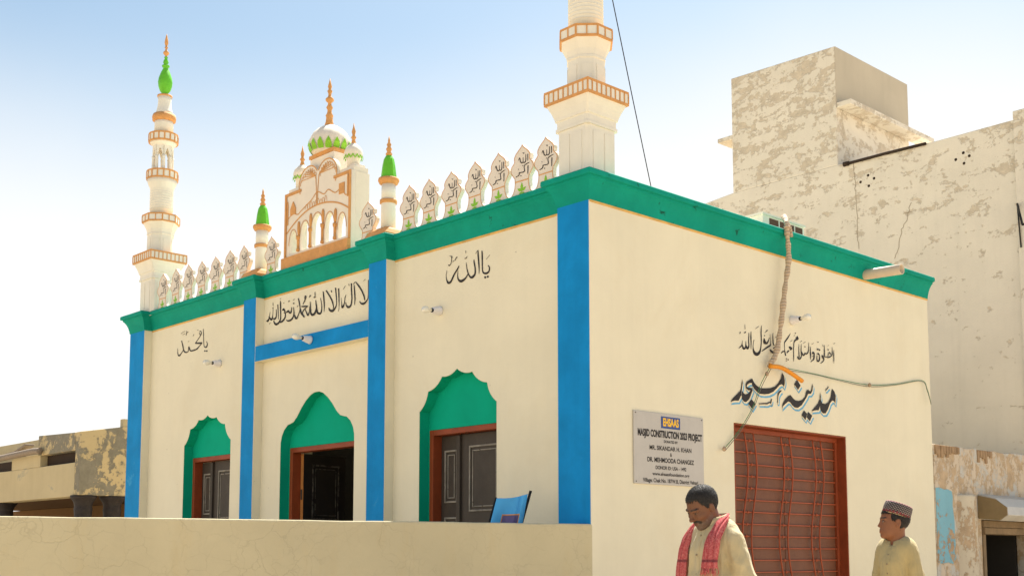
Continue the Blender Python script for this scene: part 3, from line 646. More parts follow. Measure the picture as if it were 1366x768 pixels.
# ------------------------------------------------------------------ lettering painted on the walls
def wallplace(axis, val, ox, oy, k, sgn):
    def f(x, y, L):
        p = hit(ox+x/k, oy+y/k, axis, val); return (p.x, val+sgn*(.0025+L), p.z) if axis == 1 else (val+sgn*(.0025+L), p.y, p.z)
    return f
def inscription(sets, name='painted_inscription', mat='black', wk=1.0):
    mb = MB()
    for sts, pl in sets: strokes(mb, sts, pl, wk=wk)
    return mb.build(name, M[mat], mosque, fix=False)
A2 = wallplace(0, 0, 980, 425, 12.8, 1); A3 = wallplace(0, 0, 1040, 435, 13.96, 1)
inscription([([[(65,505,6),(95,480,20),(120,450,18),(127,405,8),(132,370,5)], [(130,440,8),(140,490,28),(160,510,36),(185,480,22),(190,380,5)], [(190,440,8),(205,490,28),(220,505,36),(240,460,20),(237,380,16),(240,260,12),(238,240,5)], [(277,215,6),(275,300,18),(278,420,16),(276,520,6)],
  [(170,95,5),(175,180,9)], [(155,238,11),(175,235,20),(187,215,7)], [(96,226,20),(80,260,5)], [(455,115,6),(448,230,18),(452,380,16),(440,510,18),(415,580,40),(370,605,58),(330,570,38),(312,500,14),(315,420,7),(328,360,10)], [(345,175,5),(408,130,9)],
  [(500,330,10),(505,390,44),(520,415,46),(532,432,20)], [(530,430,20),(550,415,24),(575,370,14),(588,320,6)], [(600,260,4),(608,400,9),(605,450,22),(570,475,26),(520,510,24),(460,555,10)], [(510,245,4),(555,195,12),(545,215,5)], [(505,288,18)],
  [(648,245,6),(648,330,14),(655,420,16),(670,460,22)], [(682,328,5),(712,300,7)], [(665,500,26)], [(690,512,28)], [(595,520,10),(620,555,36),(660,580,40),(702,590,30)]], A2),
 ([[(200,130,6),(150,215,24),(100,285,22),(88,320,12),(90,420,10),(100,500,22),(110,550,22)], [(25,505,9),(50,475,24),(85,465,22)], [(130,500,12),(150,470,26),(175,450,18)], [(170,380,14),(195,400,48),(215,420,38),(190,442,14)], [(190,290,5),(235,258,8)], [(122,605,22)], [(120,640,18)], [(155,622,24)],
  [(330,185,12),(322,225,54),(345,242,30)], [(330,240,34),(280,270,26),(262,320,15),(256,450,13),(258,580,14),(256,660,5)], [(290,130,20)], [(280,160,5),(260,188,6)], [(355,330,5),(353,450,12),(360,580,18)], [(330,560,9),(345,600,30),(370,605,30),(400,560,16),(395,450,15),(398,330,6)],
  [(400,470,11),(430,535,30),(455,530,24),(465,500,15),(490,515,26),(520,490,20),(535,430,13),(538,300,6)], [(370,300,5),(410,270,9)], [(430,320,5),(475,290,9)], [(452,370,7),(465,385,12),(480,375,6)], [(570,375,5),(567,480,18),(572,560,18),(570,620,7)], [(600,520,9),(620,490,32),(637,520,22),(630,610,22),(600,640,17),(575,668,7)], [(605,562,16),(632,560,14)],
  [(690,520,20),(715,510,24),(735,550,15),(735,620,22),(710,655,28),(690,620,16),(690,540,12)], [(700,430,30)], [(735,442,30)], [(825,350,7),(828,450,15),(830,560,18),(848,575,12)], [(790,540,30),(800,580,36),(817,620,17),(790,665,18),(750,692,6)], [(850,570,13),(900,580,24),(945,560,20),(970,520,15),(970,390,5)], [(890,560,12),(905,500,12),(925,490,17),(940,530,17)], [(895,437,24)], [(885,372,5),(905,350,6)], [(990,335,5),(1020,310,9)], [(585,340,5),(620,315,9)], [(695,290,8),(705,302,12),(715,285,6)], [(790,340,6),(800,385,8)],
  [(1000,440,5),(998,520,15),(1000,620,13),(998,695,4)]], A3)])
C4 = wallplace(1, D, 350, 365, 10.97, -1); C5 = wallplace(1, D, 415, 365, 10.975, -1)
inscription([([[(60,690,9),(80,690,30),(100,650,12),(115,560,5)], [(95,625,9),(115,655,26),(140,670,22),(155,600,8),(158,500,6)], [(155,655,14),(185,660,26),(205,620,15),(205,520,9)], [(228,450,15),(232,540,13),(236,640,8),(236,672,4)], [(158,420,5),(160,470,9)], [(150,500,12),(168,495,8)], [(105,740,4),(120,715,8)],
  [(270,395,7),(268,440,18),(270,560,16),(268,660,17),(240,720,26),(200,740,32),(175,710,18),(170,680,8)], [(300,540,18),(315,518,24),(335,560,15),(318,575,18)], [(340,570,13),(335,640,18),(300,690,26),(265,715,18)], [(350,570,12),(370,555,24),(385,540,15),(400,570,24),(420,570,20),(430,520,13),(432,490,6)], [(460,490,8),(465,580,15),(450,640,18),(415,680,26),(375,690,22),(355,675,8)], [(462,435,20)], [(385,410,18),(402,393,8)], [(318,430,12)], [(265,375,8),(270,360,5)], [(450,395,4),(475,370,6)],
  [(475,600,10),(490,650,24),(510,650,18),(535,590,12),(555,520,10),(545,430,15),(530,360,12)], [(570,480,12),(620,480,24),(672,474,12)], [(670,478,8),(620,520,15),(590,570,13),(600,610,20),(622,637,22)], [(555,500,13),(575,580,22),(612,620,20)], [(598,450,7),(622,400,13),(640,350,13),(640,325,13),(625,338,10),(628,375,10)], [(630,520,10),(655,580,16),(672,610,20),(690,560,10),(700,480,10)], [(510,490,6),(530,465,7)], [(710,315,18),(690,350,6)],
  [(705,410,8),(708,500,15),(715,580,20),(740,605,28),(775,580,20),(798,520,9)], [(785,390,8),(795,480,15),(810,570,18),(824,590,14)], [(775,270,5),(775,330,9)], [(758,350,20),(785,340,10)]], C4),
 ([[(0,575,14),(25,600,28),(60,560,18),(80,480,8)], [(70,385,6),(80,460,15),(90,550,20),(120,585,30),(150,560,20),(158,470,13),(140,355,9)], [(60,265,5),(60,320,8)], [(50,345,24),(70,338,12)], [(180,260,15),(188,350,20),(195,460,17),(192,560,5)], [(222,245,20),(270,320,20),(310,400,20),(330,480,14),(322,515,10)], [(260,495,7),(275,530,26),(310,545,38),(350,510,22),(375,440,13),(370,320,15),(360,205,18)], [(405,215,18),(410,320,17),(412,430,13),(410,510,6),(400,555,5)], [(305,270,20),(295,240,5)],
  [(445,350,4),(450,440,9),(462,495,28),(490,430,12),(500,350,10),(515,310,8)], [(510,420,8),(520,465,17),(550,490,34),(585,460,20),(600,370,17),(595,260,18),(593,140,18)], [(470,235,4),(505,180,7)], [(555,150,10),(560,180,5)], [(632,165,10),(640,260,17),(645,370,15),(640,460,6)], [(620,155,9),(650,120,9)], [(655,120,9),(690,165,20),(740,240,20),(775,320,18),(790,390,12)], [(715,400,6),(730,430,20),(770,440,32),(815,400,18),(840,330,10),(842,90,10)], [(770,110,4),(800,80,6)]], C5)])
C6 = wallplace(1, D, 590, 325, 12.8, -1)
inscription([([[(785,370,15),(808,410,22),(800,470,24),(760,505,36),(710,500,28),(690,450,20),(685,300,22),(683,160,24),(678,120,9)], [(735,575,36)], [(780,563,34)], [(615,110,7),(615,180,24),(625,320,24),(632,430,17),(630,520,5)], [(570,175,5),(610,115,9)], [(750,270,5),(815,195,7)], [(545,270,7),(548,320,22),(565,430,22),(560,520,28),(510,575,42),(470,555,24),(440,490,20),(420,400,13),(412,320,6)], [(440,520,14),(400,590,26),(330,640,46),(285,620,28),(265,560,15),(272,460,6)], [(290,375,9),(265,430,22),(205,530,24),(155,640,28),(110,670,38),(80,620,16),(70,540,8),(82,460,5)], [(405,120,9),(405,165,6)], [(385,255,15),(415,245,13),(428,215,6)], [(110,360,15),(125,375,16),(155,330,8),(165,250,12),(160,205,8)], [(130,210,9),(185,235,7)], [(215,295,9),(245,240,15),(262,230,12)], [(185,315,12),(200,290,6)]], C6)])
C7 = wallplace(1, D, 230, 430, 15.36, -1)
inscription([([[(700,385,9),(718,440,17),(700,500,26),(670,505,22),(650,470,13),(642,350,13),(640,220,13),(636,130,9)], [(668,583,30)], [(708,582,30)], [(530,150,18),(522,165,9)], [(560,185,14),(580,178,17),(595,205,15),(585,250,22),(560,240,10),(556,200,10)], [(582,260,15),(540,330,12),(490,400,15),(480,425,26)], [(470,425,22),(540,425,34),(612,420,38)], [(610,420,17),(560,480,15),(500,545,26),(420,575,28),(370,575,24),(340,495,15),(325,592,15),(270,610,28),(235,570,22),(215,470,20),(190,370,13)], [(235,555,9),(180,640,17),(140,680,28),(115,640,13),(110,530,5)], [(425,285,5),(445,240,7)], [(320,395,8),(350,385,9)], [(180,235,7),(220,200,7),(270,180,7)], [(215,250,12),(235,240,9)], [(285,265,12),(300,170,7)], [(300,215,12),(330,190,11)], [(245,225,8),(262,240,10)]], C7)])
# the big name over the gate: black letters on a pale and a sky blue drop outline
POLY = [[(168,215),(172,260),(162,330),(155,400),(125,462),(80,462),(35,472),(60,435),(105,390),(148,345),(158,290)],
 [(165,350),(185,380),(205,392),(235,380),(260,345),(280,325),(285,345),(268,385),(255,425),(240,450),(210,478),(185,472),(165,445),(158,400)],
 [(280,210),(300,255),(330,290),(370,318),(430,322),(490,318),(540,300),(575,265),(605,215),(620,145),(640,175),(650,230),(650,265),(640,310),(632,290),(615,275),(590,285),(560,320),(520,360),(470,385),(420,390),(370,385),(330,360),(300,325),(280,290),(275,262),(250,262),(225,280),(215,300),(240,315),(280,318),(265,345),(235,345),(210,320),(205,280),(220,245),(250,225)],
 [(270,445),(315,495),(280,560),(235,495)],
 [(618,545),(630,490),(660,440),(690,410),(715,397),(740,430),(770,458),(810,465),(850,452),(880,420),(892,375),(897,350),(915,335),(930,350),(948,355),(958,310),(965,265),(970,300),(965,350),(945,385),(915,385),(900,420),(870,470),(840,515),(800,543),(765,540),(735,515),(710,480),(690,470),(660,495),(635,520)],
 [(790,225),(830,290),(800,340),(758,275)], [(870,572),(905,612),(885,685),(843,628)], [(918,590),(962,632),(935,697),(898,650)],
 [(955,580),(985,545),(1030,490),(1050,440),(1053,360),(1060,420),(1057,500),(1035,570),(1000,572)],
 [(1056,440),(1075,490),(1110,500),(1145,480),(1170,430),(1190,325),(1215,360),(1230,410),(1225,500),(1212,470),(1190,460),(1165,490),(1140,560),(1115,605),(1085,607),(1060,580),(1050,540)]]
SMALL = [[(355,497,9),(400,495,14),(450,495,16),(475,480,12),(490,488,12),(500,440,8)], [(612,345,9),(590,365,16),(578,385,14),(572,420,7),(570,490,5)], [(1112,345,7),(1150,300,7)]]
def name_layer(dx, dy, lift, mat, grow, name):
    mb = MB(); pl0 = wallplace(0, 0, 970, 480, 8.53, 1)
    for n, P in enumerate(POLY):
        q = [Vector((x+dx, y+dy)) for x, y in P]
        if sum(q[i].x*q[(i+1) % len(q)].y-q[(i+1) % len(q)].x*q[i].y for i in range(len(q))) < 0: q.reverse()
        if grow:
            g_ = []
            for i in range(len(q)):
                a, b, c = q[i-1], q[i], q[(i+1) % len(q)]; t = ((b-a).normalized()+(c-b).normalized())
                t = t.normalized() if t.length > 1e-6 else (b-a).normalized()
                g_.append(b+Vector((t.y, -t.x))*grow)
            q = g_
        from mathutils.geometry import tessellate_polygon
        tri = tessellate_polygon([[Vector((p.x, p.y, 0)) for p in q]])
        mb.add([pl0(p.x, p.y, lift+n*.00008) for p in q], [tuple(t) for t in tri])
    strokes(mb, [[(x+dx, y+dy, w+grow*1.6) for x, y, w in s_] for s_ in SMALL], pl0, step=.00008, lift0=lift+.0008)
    return mb.build(name, M[mat], mosque, fix=False)
name_layer(14, 33, 0, 'outline_blue', 8, 'lettering_outline'); name_layer(7, 17, .0017, 'letter_cream', 3, 'lettering_halo'); name_layer(0, 0, .0034, 'black', 0, 'painted_inscription')

# ------------------------------------------------------------------ courtyard boundary wall
def crackle(name, c):
    m, nt, bs, nd, lk = new_mat(name); v = N_vec(nt)
    base = N_mix(nt, N_ramp(nt, N_noise(nt, v, 1.6, 6, .65, .4), .3, .7), scl(c, .93), scl(c, 1.06))
    base = N_mix(nt, N_math(nt, 'MULTIPLY', N_ramp(nt, N_noise(nt, N_vec(nt, (4, 4, 1.2)), 1.5, 7, .7), .52, .75), .25), base, (c[0]*.95, c[1]*.82, c[2]*.6))
    nz = nd.new('ShaderNodeTexNoise'); nz.inputs['Scale'].default_value = 5; nz.inputs['Detail'].default_value = 6; lk.new(v, nz.inputs['Vector'])
    sc = nd.new('ShaderNodeVectorMath'); sc.operation = 'SCALE'; sc.inputs['Scale'].default_value = .22; lk.new(nz.outputs['Color'], sc.inputs[0])
    wv = nd.new('ShaderNodeVectorMath'); wv.operation = 'ADD'; lk.new(v, wv.inputs[0]); lk.new(sc.outputs[0], wv.inputs[1])
    cr = None
    for s_, w_ in ((4.5, .014), (8.5, .012)):
        vo = nd.new('ShaderNodeTexVoronoi'); vo.feature = 'DISTANCE_TO_EDGE'; vo.inputs['Scale'].default_value = s_; lk.new(wv.outputs[0], vo.inputs['Vector'])
        k = N_ramp(nt, vo.outputs['Distance'], w_*1.6, w_*.2); k = N_math(nt, 'MULTIPLY', k, N_ramp(nt, N_noise(nt, v, s_*.45, 4), .40, .60))
        cr = k if cr is None else N_math(nt, 'MAXIMUM', cr, k)
    base = N_mix(nt, N_math(nt, 'MULTIPLY', cr, .28), base, scl(c, .55))
    lk.new(base, bs.inputs['Base Color']); bs.inputs['Roughness'].default_value = .85; bs.inputs['Specular IOR Level'].default_value = .2
    h = N_math(nt, 'SUBTRACT', N_math(nt, 'ADD', N_noise(nt, v, 45, 5, .6), N_math(nt, 'MULTIPLY', N_noise(nt, v, 6, 5), 1.6)), N_math(nt, 'MULTIPLY', cr, .5))
    N_bump(nt, bs, h, .35, .006); return m
M['boundary'] = crackle('crazed_cream_plaster', (.55, .485, .32))
dv = Vector((-1.24, -3.99, 0)).normalized(); nv = Vector((-dv.y*-1, dv.x*-1, 0)); nv = Vector((dv.y, -dv.x, 0))
if nv.x > 0: nv = -nv
bw = MB(); p0 = Vector((.0045, .012, 0)); N = 30; vs = []
for i in range(N+1):
    a = p0+dv*(7.5*i/N); zt = 1.497+.006*mnoise.noise(Vector((i*.7, 3, 0)))*(0 if i == 0 else 1)
    b = a+nv*.17
    if i == 0: b = Vector((-.175, .012, 0))
    vs += [(a.x, a.y, 0), (a.x, a.y, zt), (b.x, b.y, zt), (b.x, b.y, 0)]
fs = [(4*i+k, 4*i+4+k, 4*i+4+(k+1) % 4, 4*i+(k+1) % 4) for i in range(N) for k in range(4)] + [(0,1,2,3), (4*N+3, 4*N+2, 4*N+1, 4*N)]
bw.add(vs, fs); bwo = bw.build('boundary_wall', M['boundary'], org=(0,0,0), bevel=.012)
tag(bwo, 'low cream courtyard wall with crazed plaster running from the mosque corner across the foreground', 'wall')

# ------------------------------------------------------------------ tall house behind
M['house'] = peel('weathered_lime_plaster', (.68, .62, .52), (.53, .45, .345), .580, zfade=(7.7, 4.6, .085), stretch=(.9, .9, 1.9), scale=3.1, cracks=False)
M['house_plain'] = peel('darker_side_plaster', (.50, .44, .34), (.36, .29, .21), .70, stretch=(.9, .9, 1.4), cracks=False)  # darker plaster tone for the side face of the stair tower
M['hole'] = plain('dark_hollow', (.035, .022, .015), .9)
house = empty('tall_house', (-.07, 8.0, 0)); HO = (-.07, 8.0, 0)
tag(house, 'tall flaking cream house with a square stair tower behind the mosque', 'house')
w = MB(); HX = -.08
prof_t = [(-6.8, -.1), (HX, -.1), (HX, 6.765), (-1.2, 6.757), (-2.55, 6.79), (-2.626, 6.79), (-4.448, 6.79), (-5.2, 6.72), (-6.8, 6.72)]
w.prism(prof_t, 8.0, 15.0, 1); ho = w.build('house_wall', M['house'], house, HO, bevel=.015)
w = MB(); w.prism([(-4.448, 6.785), (-2.626, 6.785), (-2.626, 8.545), (-4.448, 8.60)], 8.0005, 10.07, 1); st_ = w.build('stair_tower', M['house'], house, HO, bevel=.012)
w = MB(); w.box(-2.6255, -2.6215, 8.003, 10.066, 7.72, 8.54); w.build('tower_side_plaster', M['house_plain'], st_, (0,0,0)); bpy.data.objects['tower_side_plaster'].location = -Vector(HO)
w = MB(); vs_s = [(-2.62, 8.0), (-2.39, 8.0), (-2.39, 10.42), (-2.62, 10.5)]
w.prism(vs_s, 7.625, 7.70, 2); w.build('canopy_slab', M['house'], house, HO, bevel=.006)
w = MB(); w.box(-4.76, -4.45, 8.05, 9.4, 7.66, 7.725); w.build('canopy_slab', M['house'], house, HO, bevel=.006)
w = MB(); w.box(-.085, .26, 7.955, 8.4, -.1, 6.86); w.build('corner_pier', M['house'], house, HO, bevel=.012)
w = MB(); a = hit(1128, 219, 1, 7.98); b = hit(1235, 191.5, 1, 7.98); w.tube([a, (a+b)/2+Vector((0,0,.006)), b], .022, 8); w.tube([a+Vector((-.03,0,0)), a+Vector((.05,0,0))], .035, 8)
w.build('roof_pipe', M['hole'], house, HO)
for cxp, cyp in ((1156, 241), (1283, 211)):
    h_ = MB()
    for dx, dy in ((-8,2), (2,-7), (10,-3), (3,7)):
        p = hit(cxp+dx, cyp+dy, 1, 8.0); h_.lathe([(.022, -.02), (.020, .0015)], 10, mat=Matrix.Translation(p) @ Matrix.Rotation(R(90), 4, 'X'))
    h_.build('vent_holes', M['hole'], house, HO)
M['crack'] = plain('open_plaster_crack', (.33, .265, .19), .9)
for pts in ([(1137,160),(1136,200),(1140,235),(1141,255),(1144,290),(1143,312),(1146,336)], [(1215,270),(1210,292),(1203,306),(1199,330),(1192,348)], [(1205,285),(1218,282)]):
    ck = MB(); pp = []
    for i in range(len(pts)-1):
        for k in range(6):
            t = k/6; pp.append((pts[i][0]*(1-t)+pts[i+1][0]*t+rng.uniform(-.9,.9), pts[i][1]*(1-t)+pts[i+1][1]*t, .75+rng.uniform(-.3,.3)))
    pp = [q for q in pp if not (q[1] < 216)] if pts[0][0] == 1137 else pp
    strokes(ck, [pp], lambda x, y, L: tuple(hit(x, y, 1, 7.9975)), wk=.42); ck.build('plaster_crack', M['crack'], house, HO, fix=False)
M['iron'] = plain('dark_iron', (.03, .028, .026), .6, .5)
br = MB(); a = hit(1357, 272, 1, 7.93); b = hit(1364, 300, 1, 7.6); br.tube([a, b], .014, 6); br.tube([a, hit(1362, 330, 1, 7.94)], .010, 6); br.tube([b, b+Vector((.2,0,.05))], .014, 6); br.build('iron_bracket', M['iron'], house, HO)

# ------------------------------------------------------------------ old shop beside the mosque
M['shop'] = peel('old_flaking_shop_plaster', (.60, .51, .40), (.46, .345, .225), .475, stretch=(1.2,1.2,.55), scale=5.0, under2=(.50, .50, .47))
M['shop_pale'] = peel('pale_flaking_column', (.62, .545, .42), (.46, .33, .21), .525, stretch=(1.2,1.2,.5), scale=4.2, cracks=False)
M['oldbrick'] = paint('raw_old_brick', (.34, .23, .135), .25, .9, 9, .6, .3)
M['blue_door'] = peel('chipped_sky_blue_paint', (.215, .44, .54), (.44, .28, .15), .535, stretch=(1,1,.6), scale=4.2, cracks=False)
shop = empty('old_shop', (-.02, 6.7, 0)); SO = (-.02, 6.7, 0)
tag(shop, 'old low shop with peeling plaster and a chipped blue panel right of the mosque', 'shop')
top = [(7.96, 2.47), (7.4, 2.475), (7.1, 2.455), (6.86, 2.47), (6.6, 2.45), (6.42, 2.47), (6.2, 2.455), (6.0, 2.47), (5.7, 2.45), (5.425, 2.465)]
slab('shop_wall', [(5.425, -.1), (6.49, -.1), (6.49, 1.66), (7.9, 1.66), (7.9, -.1), (7.96, -.1)] + top, [], -.25, 0, 0, M['shop'], shop, SO, bevel=.02)
w = MB(); w.box(-3.2, -.252, 5.43, 7.95, 2.25, 2.4); w.build('shop_roof', M['shop'], shop, SO)
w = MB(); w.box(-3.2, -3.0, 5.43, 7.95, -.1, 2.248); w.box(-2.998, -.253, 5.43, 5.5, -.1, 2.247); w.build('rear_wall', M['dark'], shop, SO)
for y0, y1 in ((5.44, 6.04), (6.43, 6.84)):
    w = MB()
    n = int((y1-y0)/.062)
    for k in range(n):
        hh = rng.uniform(.07, .12)*(1.3 if k < n*.6 else .8); w.box(-.05, .012+rng.uniform(0,.008), y0+k*.062, y0+k*.062+.054, 2.462-hh, 2.455)
    w.build('exposed_brick_course', M['oldbrick'], shop, SO, bevel=.006)
w = MB(); w.lathe([(.27, 0), (.268, .6), (.265, 1.3), (.262, 1.90), (.255, 1.93)], 28, c=(-.165, 6.12, 0)); w.build('round_column', M['shop_pale'], shop, SO)
w = MB(); w.prism([(5.436,1.18), (5.53,1.172), (5.66,1.185), (5.76,1.17), (5.838,1.18), (5.842,1.34), (5.828,1.50), (5.832,1.62), (5.815,1.72), (5.80,1.80), (5.812,1.90), (5.79,1.96), (5.70,1.978), (5.62,1.972), (5.52,1.99), (5.436,1.985)], -.03, .005, 0); w.build('blue_panel', M['blue_door'], shop, SO)
M['tin'] = paint('galvanised_tin', (.52, .50, .46), .12, .42, 3, .3, .2, dirt=(.36, .31, .25), dirt_amt=0, dirt_scale=5)
M['ply'] = paint('brown_plywood', (.255, .185, .095), .12, .8, 5, .2, .1)
M['beam'] = paint('old_timber', (.24, .17, .10), .3, .8, 6, .5, .45)
aw = MB(); P = [(.0,1.955), (.20,1.90), (.315,1.80), (.345,1.705), (.25,1.645), (.0,1.67)]
aw.prism(P, 6.42, 7.95, 1); aw.build('tin_awning', M['tin'], shop, SO, bevel=.006)
w = MB(); w.prism([(.004,1.935), (.21,1.885), (.335,1.79), (.335,1.71), (.25,1.65), (.004,1.675)], 6.40, 6.418, 1); w.build('awning_end_board', M['ply'], shop, SO)
w = MB(); w.box(-.24, .02, 6.495, 7.89, 1.575, 1.655); w.box(-.24, .035, 6.495, 7.89, 1.50, 1.573); w.build('door_header', M['beam'], shop, SO, bevel=.006)
w = MB(); w.box(-.24, .01, 6.493, 6.56, 0, 1.498); w.build('door_post', M['beam'], shop, SO, bevel=.006)
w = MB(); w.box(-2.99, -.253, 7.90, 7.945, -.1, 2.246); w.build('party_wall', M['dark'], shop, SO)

# ------------------------------------------------------------------ verandah building on the left
M['ver'] = peel('yellow_limewash', (.55, .44, .25), (.20, .19, .155), .475, stretch=(1,1,1.2), scale=1.5, cracks=False)
M['ver_plain'] = paint('stained_yellow_fascia', (.52, .435, .265), .08, .85, 1.5, .3, .12, dirt=(.40, .36, .26), dirt_amt=-.1, dirt_scale=1.5)
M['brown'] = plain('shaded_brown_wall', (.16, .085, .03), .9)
VX, VY = -11.243, .826; VO = (-12.5, 1.5, 0)
ver = empty('verandah_building', VO); tag(ver, 'low yellow verandah building with grey cement patches and dark columns left of the mosque', 'building')
w = MB(); w.box(-22, VX-.18, VY, VY+.25, 2.150, 2.662); w.build('fascia_beam', M['ver_plain'], ver, VO, bevel=.01)
w = MB(); w.prism([(VY, 2.165), (4.2, 2.165), (4.2, 3.45), (1.54, 3.245), (VY, 3.118)], VX-.178, VX, 0); w.build('end_wall', M['ver'], ver, VO, bevel=.01)
w = MB(); w.prism([(-12.83, 2.845), (VX-.18, 2.845), (VX-.18, 3.118), (-12.83, 3.165)], VY-.005, VY+.25, 1); w.build('parapet_block', M['ver'], ver, VO, bevel=.012)
w = MB(); w.box(-13.93, -12.75, VY+.002, VY+.25, 2.663, 2.87); w.build('fascia_pier', M['ver_plain'], ver, VO, bevel=.008)
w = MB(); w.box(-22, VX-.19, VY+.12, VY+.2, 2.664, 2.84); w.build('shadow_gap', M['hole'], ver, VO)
w = MB(); w.box(-22, -12.84, 1.5, 1.75, 2.5, 3.27); w.build('rear_parapet', M['ver_plain'], ver, VO, bevel=.01)
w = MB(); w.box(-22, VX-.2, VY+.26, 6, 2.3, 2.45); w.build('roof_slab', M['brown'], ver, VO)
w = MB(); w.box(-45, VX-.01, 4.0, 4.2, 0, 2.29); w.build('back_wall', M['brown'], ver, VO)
M['darkstone'] = paint('black_painted_column', (.028, .022, .022), .4, .6, 14, .6, .3, dirt=(.26, .24, .22), dirt_amt=-.45, dirt_scale=22)
cb = MB(); cb.lathe([(.115, 0), (.115, 1.70), (.125, 1.73), (.125, 1.79), (.115, 1.81), (.118, 1.90), (.126, 1.96), (.120, 1.985), (.122, 2.03), (.135, 2.07), (.16, 2.11), (.175, 2.13), (.18, 2.163)], 30, lobes=14, amp=.12)
for i, (x, y) in enumerate(((-11.42, .98), (-11.40, 1.43), (-14.55, .98))):
    if i == 0: c0 = cb.build('column', M['darkstone'], ver)
    else: c0 = c0.copy(); COL.objects.link(c0); c0.parent = ver
    c0.location = Vector((x, y, 0))-Vector(VO)
w = MB(); w.box(VX-.12, VX-.01, 1.50, 1.62, 3.2, 3.36); w.build('parapet_post', M['ver_plain'], ver, VO)
pp = MB(); M['pipe'] = paint('wrapped_grey_pipe', (.27, .215, .165), .2, .8, 20, .5, .1)
pts = smooth_path([(-16, .74, 2.90), (-14.4, .72, 2.875), (-13.6, .71, 2.885), (-12.84, .72, 2.905), (-12.55, .74, 2.90)], 8); pp.tube(pts, .052, 10)
for k in range(60): 
    t = k/60; q = pts[int(t*(len(pts)-1))]
ppo = pp.build('roof_pipe', M['pipe'], org=(-14, .72, 2.9), loc=(-14, .72, 2.9)); tag(ppo, 'grey brown pipe lying along the verandah ledge at far left', 'pipe')
rb = MB(); rb.obox((-14.0, .95, 2.955), (.30, 0, .015), (0,.10,0), (0,0,.03)); rb.obox((-13.62, .90, 3.01), (.24, 0, .05), (0,.08,0), (-.003,0,.018)); rbo = rb.build('broken_board', M['pipe'], org=(-13.9, .93, 2.925), loc=(-13.9, .93, 2.925), bevel=.01)
tag(rbo, 'broken brown boards lying on top of the grey pipe at far left', 'board')

# ------------------------------------------------------------------ project plaque on the side wall
PY0, PY1, PZ0, PZ1 = .490, 1.389, 1.829, 2.417
M['plaque'] = paint('brushed_metal_plaque', (.50, .475, .445), .06, .45, 4, .08, .12)
plq = empty('project_plaque', (0, (PY0+PY1)/2, PZ0)); tag(plq, 'grey metal plaque with black donor lettering and a blue name badge', 'plaque')
PO = (0, (PY0+PY1)/2, PZ0); PWD, PHT = PY1-PY0, PZ1-PZ0
w = MB(); w.box(.001, .014, PY0, PY1, PZ0, PZ1); w.build('metal_sheet', M['plaque'], plq, PO, bevel=.003)
M['badge'] = plain('blue_badge', (.035, .075, .26), .5); M['badge_text'] = plain('yellow_badge_lettering', (.85, .50, .03), .5)
w = MB(); w.box(.0145, .017, PY0+PWD*.378, PY0+PWD*.648, PZ1-PHT*.208, PZ1-PHT*.043); bdg = w.build('badge', M['badge'], plq, PO)
def pl(u0, v0, x): return lambda u, v: (x, PY0+PWD*u0+u-PO[1], PZ1-PHT*v0+v-PO[2])
text_mesh('badge_lettering', 'EHSAAS', .088, M['badge_text'], bdg, pl(.513, .127, .0178), .004, PWD*.225)
for body, v, wd, sz, bold in (('MASJID CONSTRUCTION 2023 PROJECT', .298, .925, .078, .0035), ('DONATED BY', .395, .20, .030, .0008), ('MR. SIKANDAR H. KHAN', .493, .60, .050, .0012), ('&', .575, .026, .042, .001), ('DR. MEHMOODA CHANGEZ', .660, .67, .052, .0015), ('DONOR ID: USA - 1492', .765, .44, .040, .001), ('www.ehsaasfoundation.org', .852, .53, .038, .0008), ('Village: Chak No. 187W.B, District Vehari', .945, .79, .044, .001)):
    text_mesh('plaque_lettering', body, sz, M['black'], plq, pl(.512, v, .0152), bold, PWD*wd)
sc_ = MB()
for u in (.025, .975):
    for v in (.03, .97): sc_.lathe([(.006, 0), (.005, .003), (0, .004)], 8, mat=Matrix.Translation((.014, PY0+PWD*u, PZ0+PHT*v)) @ Matrix.Rotation(R(90), 4, 'Y'))
sc_.build('screws', M['steel'], plq, PO)

# ------------------------------------------------------------------ wall lamps
M['porcelain'] = plain('white_porcelain', (.74, .72, .74), .35); M['glass_white'] = plain('opal_bulb_glass', (.80, .78, .70), .2)
wl_ = empty('wall_lamp', (0,0,0))
RX = Matrix.Rotation(R(90), 4, 'X')                       # lathe axis -> -Y
b = MB(); b.lathe([(.048, 0), (.050, .015), (.044, .03), (.041, .06), (.033, .085), (.030, .10), (.0, .101)], 20, mat=RX); b.build('lamp_holder', M['porcelain'], wl_)
b = MB(); b.lathe([(.021, .099), (.021, .118)], 14, mat=RX); b.build('black_collar', M['black'], wl_)
b = MB(); b.lathe([(.017, .118), (.018, .135), (.030, .16), (.036, .185), (.034, .21), (.022, .232), (0, .238)], 18, mat=RX); b.build('bulb', M['glass_white'], wl_)
LB = [(-1.955, D, 3.462, 0, 'white bulb and holder on the cream wall under the painting of two words nearest the corner'), (-3.88, .002, 3.435, -.12, 'white bulb and holder on the blue beam over the middle doorway'), (-5.885, D, 3.44, 0, 'white bulb and holder on the cream wall of the farthest bay'), (0, 2.775, 3.452, math.pi/2, 'white bulb and holder on the side wall beside the taped cable')]
LB[0] = LB[0][:4]+('white bulb and holder on the front wall bay nearest the corner',)
for i, (x, y, z, rz, lab) in enumerate(LB):
    o = wl_ if i == 0 else copy_tree(wl_); o.location = (x, y, z); o.rotation_euler = (R((4,-6,2,-3)[i]), 0, rz); o.scale = (.88,)*3; tag(o, lab, 'lamp', 'bare bulbs in wall holders')

